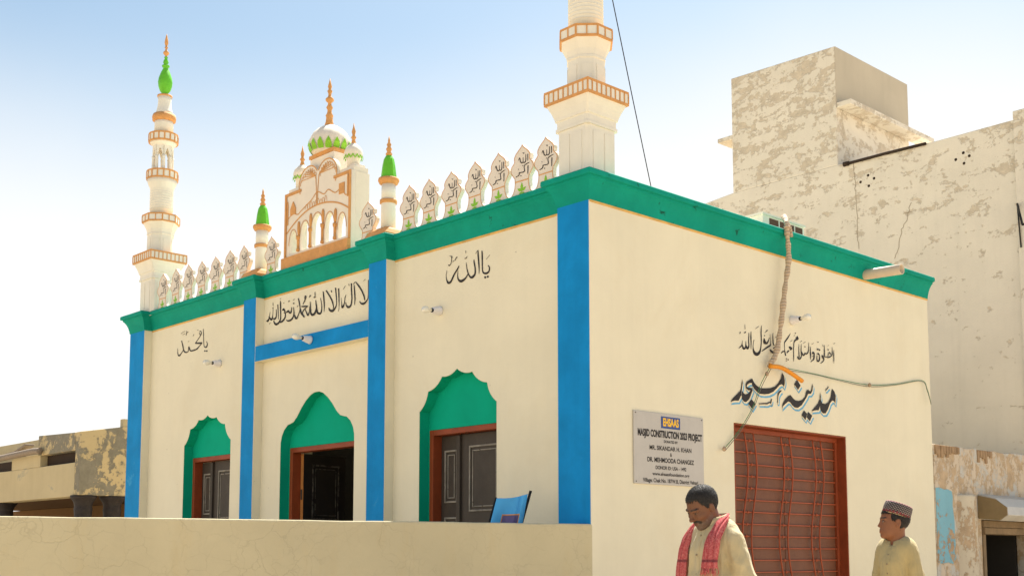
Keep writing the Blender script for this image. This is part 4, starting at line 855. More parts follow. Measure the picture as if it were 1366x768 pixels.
# ------------------------------------------------------------------ rain spout, cables and stick on the side wall
M['pvc'] = paint('dusty_pvc', (.60, .50, .38), .08, .5, 8, .1, .2)
s_ = MB(); n = 20; vs = []; Y0, Z0 = 4.10, 4.105
for x, r in ((-.02,.052), (.42,.052), (.42,.044), (.02,.044)):
    for k in range(n): a = 2*math.pi*k/n; vs.append((x, Y0+r*math.cos(a), Z0-.03*(x+.02)+r*math.sin(a)))
s_.add(vs, [(j*n+k, j*n+(k+1) % n, (j+1)*n+(k+1) % n, (j+1)*n+k) for j in range(3) for k in range(n)], 0, True)
s_.add([vs[3*n+k] for k in range(n)], [tuple(range(n))])
s_.build('rain_spout', M['pvc'], mosque)
rv = MB(); a = hit(1016, 283, 0, -.30); b = hit(1073, 303, 0, -.30); zt = (a.z+b.z)/2
M['whitetrim'] = paint('white_trim', (.72, .68, .60), .06, .7, 6, .2, .05)
rv.box(-.75, -.30, a.y+.02, b.y-.01, 4.08, zt-.012); rvo = rv.build('roof_ventilator', M['white'], mosque)
q = MB(); q.box(-.77, -.285, a.y, b.y, zt-.0115, zt+.008); q.build('ventilator_cap', M['whitetrim'], rvo)
c = hit(1026, 288, 0, -.30); d_ = hit(1070, 304, 0, -.30)
q = MB(); q.box(-.2995, -.296, c.y, d_.y, 4.12, zt-.03); M['mesh_brown'] = plain('brown_ventilator_mesh', (.11, .055, .035), .8); q.build('ventilator_mesh', M['mesh_brown'], rvo)
q = MB(); L_ = d_.y-c.y
for t in (.27, .52, .74): q.box(-.296, -.288, c.y+L_*t-.006, c.y+L_*t+.006, 4.12, zt-.031)
for z in (zt-.10, zt-.17): q.box(-.2955, -.2895, c.y, d_.y, z-.005, z+.005)
q.build('ventilator_bars', M['whitetrim'], rvo)

m, nt, bs, nd, lk = new_mat('tape_wrapped_cable'); v = N_vec(nt)
wvn = nd.new('ShaderNodeTexWave'); wvn.bands_direction = 'Z'; wvn.inputs['Scale'].default_value = 11; wvn.inputs['Distortion'].default_value = 7; wvn.inputs['Detail'].default_value = 3; lk.new(v, wvn.inputs['Vector'])
lk.new(N_mix(nt, wvn.outputs['Fac'], (.40, .29, .20), (.55, .44, .32)), bs.inputs['Base Color']); bs.inputs['Roughness'].default_value = .8; N_bump(nt, bs, wvn.outputs['Fac'], .5, .01); M['taped'] = m
tc_ = MB(); xs_ = [.02, .118, .125, .10, .085, .07, .06, .06]
pp = [hit(1046, 289, 0, -.05), hit(1049, 297, 0, .118), hit(1050, 310, 0, .125), hit(1052, 345, 0, .10), hit(1047, 385, 0, .085), hit(1042, 430, 0, .07), hit(1036, 468, 0, .06), hit(1027, 489, 0, .06)]
sp = smooth_path(pp, 10); tc_.tube(sp, [.024+.004*math.sin(i*1.3)+.003*math.sin(i*.45) for i in range(len(sp))], 10)
tc_.tube(smooth_path([hit(1050, 296, 0, .13), hit(1054, 304, 0, .14), hit(1056, 316, 0, .135)], 6), .014, 8)
for k in range(3): p = hit(1026+k*1.5, 484+k*2, 0, .07); tc_.tube([p, p+Vector((.01, .03-.03*k, .035))], .012, 6)
o = tc_.build('taped_cable', M['taped'], org=(0.06, 2.3, 2.95), loc=(.06, 2.3, 2.95)); tag(o, 'thick tan tape wrapped cable hanging from the roof down the side wall', 'cable')
M['wire_green'] = plain('green_wire', (.045, .19, .075), .5); M['wire_thin'] = plain('thin_grey_wire', (.17, .16, .12), .5)
gw = MB()
rt = [(1029,487),(1050,491),(1085,498),(1120,506),(1160,513),(1195,512),(1229,507),(1237,519),(1242,538)]; lf_ = [(1028,488),(1015,512),(1003,545),(985,575),(966,598)]
for dy in (0, 1.6):
    for pts in (rt, lf_):
        gw.tube(smooth_path([hit(x+(dy if pts is lf_ else 0), y+dy*(1+.5*math.sin(i*2)), 0, .03+.02*math.sin(i)) for i, (x, y) in enumerate(pts)], 6), .0032, 6, 0 if dy == 0 else 1)
for x, y in ((966,598), (1160,513), (1023,498)): 
    p = hit(x, y, 0, .04); gw.lathe([(.0, -.024), (.014, -.018), (.019, 0), (.012, .014), (0, .022)], 8, c=p, mi=2)
M['knot'] = plain('tan_tape_knot', (.40, .29, .20), .8, var=.3)
o = gw.build('green_wire', [M['wire_green'], M['wire_thin'], M['knot']], org=(.03, 2.3, 2.95), loc=(.03, 2.3, 2.95)); tag(o, 'twin green wire strung across the side wall to a tan knot by the gate', 'wire')
os_ = MB(); os_.tube(smooth_path([hit(1027, 488, 0, .075), hit(1042, 490, 0, .10), hit(1056, 498, 0, .12), hit(1070, 508, 0, .13)], 6), .021, 10)
M['stick'] = plain('orange_plastic_tube', (.72, .27, .015), .4); o = os_.build('orange_tube', M['stick'], org=(.08, 2.3, 2.95), loc=(.08, 2.3, 2.95)); tag(o, 'short orange plastic tube sticking out of the cable knot above the gate', 'tube')
def atdepth(px, py, dd):
    r = _F + _R*((px-CX0)/FOC) - _U*((py-CY0)/FOC); return CAM + r*(dd/r.dot(_F0))
ow = MB(); a = atdepth(868, 247, 11.0); b = atdepth(817, 0, 10.2); dd = (b-a); pts = [a-dd*.30, a, a+dd*.5+Vector((0,0,-.01)), b, b+dd*1.2]
ow.tube(pts, .0048, 6); o = ow.build('overhead_wire', M['iron'], org=pts[0], loc=pts[0]); tag(o, 'thin black wire rising from the mosque roof into the sky', 'wire')

# ------------------------------------------------------------------ blue banner behind the boundary wall
bn = empty('banner', (-.62, -.42, 0)); tag(bn, 'blue cloth banner with a purple panel on a black stick behind the low wall', 'banner')
BO = Vector((-.62, -.42, 0)); DB = 9.42
TL, TR, BL, BR = [atdepth(*q, DB) for q in ((662.5, 664), (704, 658.5), (654, 698), (696.5, 700))]
dwn = (BL-TL); NI, NJ = 26, 40
def cloth(u, v, lift=0):
    top = TL.lerp(TR, u); bot = BL.lerp(BR, u); p = top.lerp(bot, v*1) if v <= 1 else top+(bot-top)*v
    sag = -.012*math.sin(math.pi*u)*max(0, 1-v) 
    fold = .022*math.sin(u*9+v*1.3)*(.35+.5*v) + .020*math.exp(-((u-.88-.03*v)/.05)**2) - .016*math.exp(-((u-.76-.02*v)/.04)**2)
    return p + _U0*sag - _F0*(fold+lift)
fl = MB(); vs = [cloth(i/NI, j/NJ*1.9) - BO for j in range(NJ+1) for i in range(NI+1)]
fl.add(vs, [(j*(NI+1)+i, j*(NI+1)+i+1, (j+1)*(NI+1)+i+1, (j+1)*(NI+1)+i) for j in range(NJ) for i in range(NI)], 0, True)
M['banner'] = paint('blue_banner_cloth', (.085, .43, .84), .08, .6, 6, .1, .05); M['purple'] = plain('purple_print', (.13, .105, .24), .7); M['orange_print'] = plain('orange_print', (.70, .31, .08), .7)
fo = fl.build('banner_cloth', M['banner'], bn, fix=False); md = fo.modifiers.new('thick', 'SOLIDIFY'); md.thickness = .004; md.offset = 0
for nm, u0, u1, v0, v1, lf_, mt in (('orange_border', .30, .855, .62, 1.5, .004, 'orange_print'), ('printed_panel', .325, .83, .665, 1.46, .006, 'purple')):
    q = MB(); vs = [cloth(u0+(u1-u0)*i/14, v0+(v1-v0)*j/12, lf_)-BO for j in range(13) for i in range(15)]
    q.add(vs, [(j*15+i, j*15+i+1, (j+1)*15+i+1, (j+1)*15+i) for j in range(12) for i in range(14)], 0, True); q.build(nm, M[mt], bn, fix=False)
sk = MB(); t_ = atdepth(708, 654, DB+.02); b_ = atdepth(703, 672, DB+.02); d__ = (b_-t_).normalized(); sk.tube([t_-BO, t_+d__*(t_.z/-d__.z)-BO], .011, 8)
t2 = atdepth(662, 663, DB+.02); sk.tube([t2-BO, t2+d__*(t2.z/-d__.z)-BO], .009, 8); sk.build('banner_stick', M['iron'], bn)

# ------------------------------------------------------------------ people: one smooth iso-surface per body, hair and clothing as children
class SDF:
    """smooth union of rounded cones and ellipsoids on a rectilinear grid"""
    def __init__(s, xs, ys, zs): s.g = [np.array(a) for a in (xs, ys, zs)]; s.d = np.full(tuple(len(a) for a in s.g), .2)
    def _win(s, lo, hi, m):
        sl = tuple(slice(max(0, np.searchsorted(a, l-m)), min(len(a), np.searchsorted(a, h+m))) for a, l, h in zip(s.g, lo, hi))
        X, Y, Z_ = np.meshgrid(*[a[q] for a, q in zip(s.g, sl)], indexing='ij'); return sl, X, Y, Z_
    def _op(s, sl, d, k, sub):
        a = s.d[sl]
        if sub: d = -d; h = np.clip(.5-.5*(a-d)/k, 0, 1); s.d[sl] = a*(1-h)+d*h+k*h*(1-h)
        else: h = np.clip(.5+.5*(d-a)/k, 0, 1); s.d[sl] = d*(1-h)+a*h-k*h*(1-h)
    def cone(s, a, b, ra, rb, k=.02, sub=False, flat=None):
        a = np.array(a, float); b = np.array(b, float); m = max(ra, rb)*(1.6 if flat else 1)+max(k*1.5, .03)
        sl, X, Y, Z_ = s._win(np.minimum(a, b), np.maximum(a, b), m)
        if X.size == 0: return
        ba = b-a; P = [X-a[0], Y-a[1], Z_-a[2]]; t = np.clip((P[0]*ba[0]+P[1]*ba[1]+P[2]*ba[2])/max(ba@ba, 1e-9), 0, 1)
        Q = [P[i]-ba[i]*t for i in range(3)]
        if flat is not None:                       # (unit axis, factor): squash or widen along an axis
            ax, f = flat; c = Q[0]*ax[0]+Q[1]*ax[1]+Q[2]*ax[2]
            for i in range(3): Q[i] = Q[i]+ax[i]*c*(1/f-1)
        s._op(sl, np.sqrt(Q[0]**2+Q[1]**2+Q[2]**2)-(ra+(rb-ra)*t), k, sub)
    def ell(s, c, r, k=.02, rot=None, sub=False):
        c = np.array(c, float); r = np.array(r, float); sl, X, Y, Z_ = s._win(c, c, r.max()+max(k*1.5, .03))
        if X.size == 0: return
        P = np.stack([X-c[0], Y-c[1], Z_-c[2]])
        if rot is not None: P = np.einsum('ji,jabc->iabc', rot, P)
        q = np.sqrt(sum((P[i]/r[i])**2 for i in range(3))); q2 = np.sqrt(sum((P[i]/r[i]**2)**2 for i in range(3)))
        s._op(sl, q*(q-1)/np.maximum(q2, 1e-6), k, sub)
    def mesh(s, iso=0.0):
        D_ = s.d-iso; S_ = D_ < 0; nx, ny, nz = D_.shape
        c = [(i, j, k) for i in (0,1) for j in (0,1) for k in (0,1)]
        cnt = sum(S_[i:nx-1+i, j:ny-1+j, k:nz-1+k].astype(np.int8) for i, j, k in c)
        act = np.argwhere((cnt > 0) & (cnt < 8)); idx = -np.ones((nx-1, ny-1, nz-1), int); idx[tuple(act.T)] = np.arange(len(act))
        acc = np.zeros((len(act), 3)); n = np.zeros(len(act))
        for a in c:
            for ax in range(3):
                if a[ax]: continue
                b = list(a); b[ax] = 1; A = act+np.array(a); B = act+np.array(b)
                da = D_[tuple(A.T)]; db = D_[tuple(B.T)]; m = (da < 0) != (db < 0); t = np.where(m, da/np.where(m, da-db, 1), 0)
                pa = np.stack([s.g[i][A[:, i]] for i in range(3)], 1); pb = np.stack([s.g[i][B[:, i]] for i in range(3)], 1)
                acc += np.where(m[:, None], pa+(pb-pa)*t[:, None], 0); n += m
        V = acc/n[:, None]; F_ = []
        for ax in range(3):
            u, w = (ax+1) % 3, (ax+2) % 3
            sl0 = [slice(None)]*3; sl1 = [slice(None)]*3; sl0[ax] = slice(0, -1); sl1[ax] = slice(1, None)
            E_ = np.argwhere(S_[tuple(sl0)] != S_[tuple(sl1)])
            E_ = E_[(E_[:, u] > 0) & (E_[:, w] > 0) & (E_[:, u] < D_.shape[u]-1) & (E_[:, w] < D_.shape[w]-1)]
            inside = S_[tuple(E_.T)]; q = []
            for du, dw in ((-1,-1), (0,-1), (0,0), (-1,0)):
                I = E_.copy(); I[:, u] += du; I[:, w] += dw; q.append(idx[tuple(I.T)])
            q = np.stack(q, 1); q[~inside] = q[~inside][:, ::-1]; F_.append(q)
        return V, np.concatenate(F_)
def iso_obj(name, V, F_, mat, parent, col=None, relax=2):
    me = bpy.data.meshes.new(name); me.from_pydata(V.tolist(), [], F_.tolist()); me.materials.append(mat)
    me.polygons.foreach_set('use_smooth', [True]*len(me.polygons))
    if col is not None:
        a = me.color_attributes.new('Col', 'FLOAT_COLOR', 'POINT'); a.data.foreach_set('color', np.concatenate([col, np.ones((len(col), 1))], 1).astype(np.float32).ravel())
    bm = bmesh.new(); bm.from_mesh(me)
    for _ in range(relax): bmesh.ops.smooth_vert(bm, verts=bm.verts, factor=.45, use_axis_x=True, use_axis_y=True, use_axis_z=True)
    bm.to_mesh(me); bm.free(); me.update()
    o = bpy.data.objects.new(name, me); COL.objects.link(o); o.parent = parent; return o
def axisgrid(lo, hi, coarse, f0, f1, fine):
    a = []; p = lo
    while p < hi: a.append(p); p += fine if f0 <= p < f1 else coarse
    return np.array(a)
def rotm(yaw, pitch, roll=0): return np.array(Matrix.Rotation(yaw, 3, 'Z') @ Matrix.Rotation(pitch, 3, 'Y') @ Matrix.Rotation(roll, 3, 'X'))
def fnoise(V, s, seed=0): return np.array([mnoise.noise(Vector((v[0]*s+seed, v[1]*s, v[2]*s))) for v in V])

def person(loc, face, hs, head_c, head_rot, skin, skin_dark, adult, sw, arms, ks=1.0):
    """local frame: +x ahead, +y to the person's left, z up. hs scales the body, head_c is the head centre, head_rot turns the head"""
    root = empty('person', loc, face)
    hc = np.array(head_c); HR = head_rot; k = hs
    H = lambda p: hc + HR @ (np.array(p, float)*ks)
    def grid(): return SDF(axisgrid(-.30*k, .34*k, .013, hc[0]-.13, hc[0]+.15, .0042), axisgrid(-.36*k, .36*k, .013, hc[1]-.13, hc[1]+.13, .0042), axisgrid(-.03, hc[2]+.17, .014, hc[2]-.16, hc[2]+.16, .0042))
    J = dict(neck=(-.012*k, 0, 1.435*k), hip=.095*k)
    def torso(s, g=0.0, arms_on=True, legs=True, kk=.05):
        Yax = (0,1,0)
        s.cone((0,0,.96*k), (0,0,1.08*k), .112*k+g, .106*k+g, kk, flat=(Yax, 1.38*sw)); s.cone((0,0,1.08*k), (.005,0,1.28*k), .106*k+g, .114*k+g, kk, flat=(Yax, 1.38*sw))
        s.cone((-.012*k, -.110*k*sw, 1.372*k), (-.012*k, .110*k*sw, 1.372*k), .066*k+g, .066*k+g, kk)
        s.cone((-.018*k, -.05*k, 1.415*k), (-.018*k, .05*k, 1.415*k), .058*k+g, .058*k+g, kk)
        if adult: s.ell((.055*k, 0, 1.05*k), (.085+g, .13+g, .13+g), .05)
        if arms_on:
            for sg, (el, wr, hd) in zip((1,-1), arms):
                sh = np.array((-.012*k, sg*.172*k*sw, 1.355*k)); el = np.array(el)*k; wr = np.array(wr)*k
                ar = .80+.20*sw; s.cone(sh, el, .056*k*ar+g*.9, .045*k*ar+g*1.1, .030 if g == 0 else .014); s.cone(el, wr, .045*k*ar+g*1.1, .029*k*ar+g*1.3, .02)
    # ---- skin
    s = grid(); torso(s)
    for sg in (1, -1):
        s.cone((0, sg*.085*k, .92*k), (.01, sg*.09*k, .50*k), .085*k, .056*k, .03); s.cone((.01, sg*.09*k, .50*k), (-.01, sg*.095*k, .09*k), .055*k, .036*k, .02); s.cone((-.03, sg*.095*k, .045*k), (.15*k, sg*.105*k, .03*k), .036*k, .028*k, .02)
    for sg, (el, wr, hd) in zip((1,-1), arms):
        wr = np.array(wr)*k; hd = np.array(hd); hd = hd/np.linalg.norm(hd); side = np.array((1.0, 0, 0)); side = side-hd*(side@hd); side /= np.linalg.norm(side)
        pc = wr+hd*.055*k; s.cone(wr, wr+hd*.085*k, .027*k, .032*k, .015, flat=(tuple(np.cross(hd, side)), .55))
        inn = np.cross(hd, side)*(-sg)
        for f_, (off, ln) in enumerate(((.030,.070), (.010,.080), (-.010,.074), (-.029,.058))):
            a_ = wr+hd*.085*k+side*off*k; b_ = a_+hd*ln*.55*k+inn*.008; c_ = b_+hd*ln*.42*k+inn*.022
            s.cone(a_, b_, .0092*k, .0085*k, .006); s.cone(b_, c_, .0085*k, .007*k, .006)
        a_ = wr+hd*.030*k+side*.028*k; b_ = a_+hd*.034*k+side*.026*k+inn*.012; s.cone(a_, b_, .012*k, .010*k, .01); s.cone(b_, b_+hd*.030*k+inn*.008, .010*k, .008*k, .006)
    # neck and head
    s.cone((-.018*k, 0, 1.40*k), H((-.022, 0, -.055)), .060*k, .054*ks, .03)
    def head(s, g=0.0, feat=True):
        Y = (0,1,0)
        s.ell(H((-.012, 0, .032)), np.array((.099, .077, .092))*ks+g, .02, HR); s.ell(H((.028, 0, -.03)), np.array((.066, .063, .080))*ks+g, .03, HR)
        s.ell(H((.040, 0, -.075)), np.array((.045, .048, .040))*ks+g, .025, HR); s.ell(H((.072, 0, -.098)), np.array((.020, .022, .018))*ks+g, .018, HR)
        if not feat: return
        for sg in (1, -1):
            if adult: s.ell(H((.062, sg*.040, -.025)), np.array((.026, .022, .022))*ks, .02, HR)                      # cheek
            s.ell(H((.098, sg*.032, .002)), np.array((.016, .018, .012))*ks*(1 if adult else .85), .010, HR, sub=True)              # socket
            s.cone(H((.086, sg*.012, .022)), H((.076, sg*.050, .020)), (.010 if adult else .0075)*ks, (.009 if adult else .006)*ks, .010)                # brow ridge
            s.ell(H((.077, sg*.032, .002)), np.array((.0135, .0145, .0125))*ks, .003, HR)                     # eyeball with lids
            s.ell(H((-.006, sg*.079, -.008)), np.array((.019, .008, .031))*ks, .006, HR); s.ell(H((.0, sg*.086, -.006)), np.array((.009, .005, .017))*ks, .004, HR, sub=True)
            s.ell(H((.098 if adult else .092, sg*.010, -.035)), np.array((.011, .008, .008))*ks*(1 if adult else .8), .006, HR)                        # nostril wing
        nl = 0 if adult else .008; nw = 1 if adult else .8; s.cone(H((.088-nl*.3, 0, .010)), H((.112-nl, 0, -.026)), .0085*ks*nw, .0105*ks*nw, .012); s.ell(H((.111-nl, 0, -.030)), np.array((.012, .012, .010))*ks*nw, .008, HR)
        for z, r in ((-.058, .0075), (-.070, .0085)): s.cone(H((.086, -.018, z)), H((.086, .018, z)), .006*ks, .006*ks, .008); s.cone(H((.092, -.006, z)), H((.092, .006, z)), r*ks, r*ks, .008)
        s.cone(H((.100, -.022, -.0640)), H((.100, .022, -.0640)), .0026, .0026, .003, sub=True)
    head(s)
    V, F_ = s.mesh()
    L = ((V-hc) @ HR)/ks                                          # head-local coordinates
    col = np.tile(np.array(skin), (len(V), 1)); nz = fnoise(V, 26) if len(V) < 90000 else np.zeros(len(V)); col *= (1+.10*nz)[:, None]
    def blend(mask, c): 
        m = np.clip(mask, 0, 1)[:, None]; col[:] = col*(1-m)+np.array(c)*m
    inh = (np.abs(L) < .16).all(1)
    sm = lambda x, a, b: np.clip((x-a)/(b-a), 0, 1)
    def blob(c, r, soft=.35): q = np.sqrt((((L-np.array(c))/np.array(r))**2).sum(1)); return inh*np.clip((1-q)/soft, 0, 1)
    for sg in (1, -1):
        blend(blob((.080, sg*.032, .003), (.020, .022, .014))*.6, skin_dark)
        blend(blob((.092, sg*.033, .0), (.014, .0125, .0030 if adult else .0045), .3)*(.25 if adult else .8), (.42, .36, .32)); blend(blob((.092, sg*.031, .0), (.014, .0060, .0045), .3), (.02, .012, .01))
        blend(blob((.092, sg*.032, .0065), (.014, .016, .0026), .4), (.02, .014, .012))
        blend(blob((.088, sg*.018, .026), (.02, .016, .006)), (.02, .016, .014)); blend(blob((.080, sg*.040, .027), (.02, .018, .0055)), (.02, .016, .014))
    blend(blob((.095, 0, -.064), (.022, .024, .014))*.75, (skin[0]*.9, skin[1]*.72, skin[2]*.75))
    blend(blob((.103, 0, -.064), (.02, .022, .0018), .4)*(1 if adult else .45), (.03, .015, .012))
    if adult:                                                     # grey stubble beard and black moustache
        jaw = inh*sm(-L[:, 2]+.30*np.maximum(0, .05-L[:, 0]), .040, .066)*sm(L[:, 0], -.012, .010)*sm(.128+L[:, 2], 0, .012)
        jaw *= 1-blob((.095, 0, -.064), (.03, .024, .013))
        gl = .5+.5*fnoise(V, 210, 5) if len(V) < 90000 else .5
        blend(jaw*.62, (.125, .098, .080)); blend(jaw*np.clip(gl*1.6-.75, 0, 1)*.55, (.30, .27, .245)); blend(jaw*np.clip(.7-gl*1.6, 0, 1)*.5, (.045, .034, .028))
        for sg in (1, -1): blend(blob((.094, sg*.014, -.048), (.026, .024, .0115), .35), (.012, .010, .009)); blend(blob((.084, sg*.034, -.056), (.024, .013, .014), .4), (.016, .012, .010))
    body = iso_obj('body', V, F_, vcol_mat('skin', .5, bump=.15), root, col, 1)
    return root, grid, torso, head, H, k, ks, L

def clothe(root, grid, torso, k, mat, hem, sleeve, neck, fold, col_name='kurta', seed=0, amp=.008):
    s = grid()
    torso(s, .016, kk=.06)
    for sg in (1, -1): s.cone((0, sg*.02, .98*k), (.0, sg*.045, hem), .135*k, .165*k, .06, flat=((0,1,0), 1.25))
    for c, r in neck: s.cone(c[0], c[1], r, r, .008, sub=True)
    X, Y, Z_ = s._win((-9,-9,-9), (9,9,9), 0)[1:]
    s.d = np.maximum(s.d, hem-Z_)                                # cut at the hem
    # hanging folds: ridges that run mostly downwards, plus creases towards the armpits
    th = np.arctan2(Y, X)
    rdg = lambda q, p: (1-np.abs(np.sin(q)))**p
    wob = .9*np.sin(Z_*8+seed)+.5*np.sin(Z_*17+th*2+seed)
    f1 = rdg(th*4.5+Z_*2.2+wob, 2.2)*.75+rdg(th*8-Z_*5+wob*.7+seed, 2.5)*.45
    arm = np.clip((np.abs(Y)-.115*k)/.03, 0, 1)
    f1 = f1*(1-.55*arm)+arm*(rdg(Z_*17+X*16+np.sin(Y*30+seed)*1.2, 2.5)*.75*np.clip((1.34*k-Z_)/.10, .15, 1)+rdg(Z_*29-X*24+seed+np.sin(Z_*9), 2.5)*.35)
    f1 = f1+.55*rdg((Z_-1.28*k)*26-np.abs(np.abs(Y)-.13*k)*40+seed, 2.5)*np.exp(-((np.abs(Y)-.12*k)/.05)**2-((Z_-1.24*k)/.10)**2)-.35
    s.d -= amp*f1*np.clip((1.46*k-Z_)/.25, .15, 1)
    for sg, (el, wr, hd) in zip((1,-1), sleeve):
        wr = np.array(wr)*k; hd = np.array(hd)/np.linalg.norm(hd); dd = (X-wr[0])*hd[0]+(Y-wr[1])*hd[1]+(Z_-wr[2])*hd[2]
        far = (Y*sg > .12*k); s.d = np.where(far, np.maximum(s.d, dd+.015), s.d)
    V, F_ = s.mesh()
    return iso_obj(col_name, V, F_, mat, root, None, 2)
def cloth_mat(name, c, weave=260, var=.10):
    m, nt, bs, nd, lk = new_mat(name); v = N_vec(nt)
    b = N_mix(nt, N_ramp(nt, N_noise(nt, v, 7, 5), .3, .7), scl(c, 1-var), scl(c, 1+var))
    lk.new(b, bs.inputs['Base Color']); bs.inputs['Roughness'].default_value = .9; bs.inputs['Specular IOR Level'].default_value = .15
    bs.inputs['Sheen Weight'].default_value = .15
    N_bump(nt, bs, N_math(nt, 'ADD', N_math(nt, 'MULTIPLY', N_noise(nt, v, weave, 2), .25), N_math(nt, 'MULTIPLY', N_noise(nt, N_vec(nt, (22, 22, 4.5)), 1, 3, .5, 1.2), 8.0)), .30, .006); return m
def ribbon(mb, ctr, side, wid, pleats, depth, nrm, n=24, mi=0, thick=.003):
    """hanging pleated cloth strip along a centre line"""
    P = smooth_path([tuple(c) for c in ctr], 10); SD = smooth_path([tuple(c) for c in side], 10); NM = smooth_path([tuple(c) for c in nrm], 10); W = smooth_path([(w,) for w in wid], 10)
    vs = []
    for i, p in enumerate(P):
        s_ = SD[i]/np.linalg.norm(SD[i]); q = NM[i]/np.linalg.norm(NM[i])
        for j in range(n+1):
            u = j/n-.5; ph = u*pleats*2*math.pi+.8*math.sin(i*.09)+.5*math.sin(i*.17+2)
            vs.append(tuple(p+s_*u*W[i][0]+q*(depth*(.55*math.sin(ph)+.25*math.sin(ph*2.3+1))-.018*(2*u)**2)))
    N = len(P); mb.add(vs, [(i*(n+1)+j, i*(n+1)+j+1, (i+1)*(n+1)+j+1, (i+1)*(n+1)+j) for i in range(N-1) for j in range(n)], mi, True)
    return vs[-(n+1):]

# ---- the man with the red scarf
SKIN_M, SKIN_B = (.165, .068, .033), (.245, .095, .044)
arms_m = (((-.05,.222,1.08), (.0,.235,.83), (.25,.0,-1)), ((.03,-.212,1.08), (.11,-.21,.83), (.25,.0,-1)))
MAN_LOC, MAN_A = (2.147, -1.296, 0), R(-98)
HRM = rotm(R(-8), R(31), R(-3))
man, grid_m, torso_m, head_m, Hm, km, ksm, _ = person(MAN_LOC, MAN_A, .985, (.078, -.004, 1.526), HRM, SKIN_M, (.07,.03,.018), True, .81, arms_m, .95)
tag(man, 'man in a cream shirt with a red fringed scarf, looking down as he walks', 'person')
M['kurta_m'] = cloth_mat('cream_cotton', (.50, .42, .255))
neck_m = [(((-.02,0,1.43), (.03,0,1.52)), .064), (((.03,0,1.44), (.13,0,1.40)), .020)]
clothe(man, grid_m, torso_m, km, M['kurta_m'], .55, arms_m, neck_m, 0, 'shirt', 1, .017)
def neckring(r0, zf, zb, tilt_x, hh, x0=-.012):
    vs = []; n = 40
    for i in range(n+1):
        a = -math.pi+.18+(2*math.pi-.36)*i/n+math.pi            # open in front
        a = .18+(2*math.pi-.36)*i/n
        x, y = math.cos(a)*r0*1.02+x0, math.sin(a)*r0*.98; t = (math.cos(a)+1)/2; z = zb+(zf-zb)*t**1.3
        for q, (o_, h_) in enumerate(((0,0), (.004, hh*.6), (.002, hh), (.010, hh*.95), (.016, hh*.4), (.017, -.004))): vs.append((x+math.cos(a)*o_, y+math.sin(a)*o_, z+h_))
    return vs, [(i*6+j, i*6+j+1, (i+1)*6+j+1, (i+1)*6+j) for i in range(n) for j in range(5)]
c = MB(); v_, f_ = neckring(.070, 1.425, 1.462, 0, .032); c.add(v_, f_, 0, True); c.build('collar', M['kurta_m'], man)
pk = MB()
for i in range(12): pass
M['button'] = plain('shirt_button', (.30, .22, .13), .4)
M['seam'] = plain('shirt_seam', (.40, .33, .20), .9)
# hair
def hair(root, grid, head, H, HRl, hc, ks, grow, keep, name, mat, cutfun):
    s = grid(); head(s, grow, False); X, Y, Z_ = s._win((-9,-9,-9), (9,9,9), 0)[1:]
    P = np.stack([X-hc[0], Y-hc[1], Z_-hc[2]]); Lx, Ly, Lz = [sum(HRl[j, i]*P[j] for j in range(3))/ks for i in range(3)]
    ns = .0007*np.sin(Lx*460+Lz*390)*np.sin(Ly*440+Lx*270)
    s.d = np.maximum(s.d+ns, cutfun(Lx, Ly, Lz)+.0035*np.sin(Ly*310+Lx*170)*np.sin(Lx*270-Lz*120+Ly*90)+.0025*np.sin(Lx*520+Ly*610)); V, F_ = s.mesh(); o = iso_obj(name, V, F_, mat, root, None, 1)
    # short combed locks lying over the cap of hair
    me = o.data; ctr = np.array(hc); sb = MB(); n_ = len(me.polygons); back = HRl @ np.array((-1, 0, -.25)); dwn = HRl @ np.array((-.25, 0, -1))
    for _ in range(5200):
        p_ = me.polygons[int(rng.integers(n_))]; c_ = np.array(p_.center); nn = np.array(p_.normal)
        t_ = back*(1 if nn @ (HRl @ np.array((0,0,1))) > .35 else .2)+dwn*(.3 if nn @ (HRl @ np.array((0,0,1))) > .35 else 1)+rng.normal(0, .32, 3); t_ = t_-nn*(t_ @ nn); t_ /= np.linalg.norm(t_)+1e-6
        w_ = np.cross(nn, t_)*rng.uniform(.0006, .0013); l_ = rng.uniform(.008, .017); lift = rng.uniform(.0008, .0032)
        a_ = c_-nn*.001; b_ = c_+t_*l_*.6+nn*lift; e_2 = c_+t_*l_+nn*lift*.4
        sb.add([a_-w_, a_+w_, b_+w_, b_-w_, e_2], [(0,1,2,3), (3,2,4)])
    sb.build('hair_locks', mat, o, fix=False); return o
M['hair'] = plain('dark_hair', (.020, .016, .014), .55, var=.5, scale=120); M['hair_grey'] = plain('greying_hair', (.022, .019, .017), .65, var=.8, scale=260)
def cut_m(x, y, z):
    line = np.where(x > .0, .062+.10*np.clip(.085-x, -.1, 0)-.35*np.abs(y)**1.0*0+.0*x, -.07)
    front = .074-.60*np.clip(np.abs(y)-.045, 0, 1)*1.6                     # hairline height over the forehead, falling at the temples
    hl = np.where(x > .045, front, np.where(x > .005, front-(.045-x)*1.2-.01, np.where(x > -.030, .012, -.052-(x+.03)*.1)))
    return hl-z
hair(man, grid_m, head_m, Hm, HRM, np.array((.078,-.004,1.526)), ksm, .0040, None, 'hair', M['hair_grey'], cut_m)
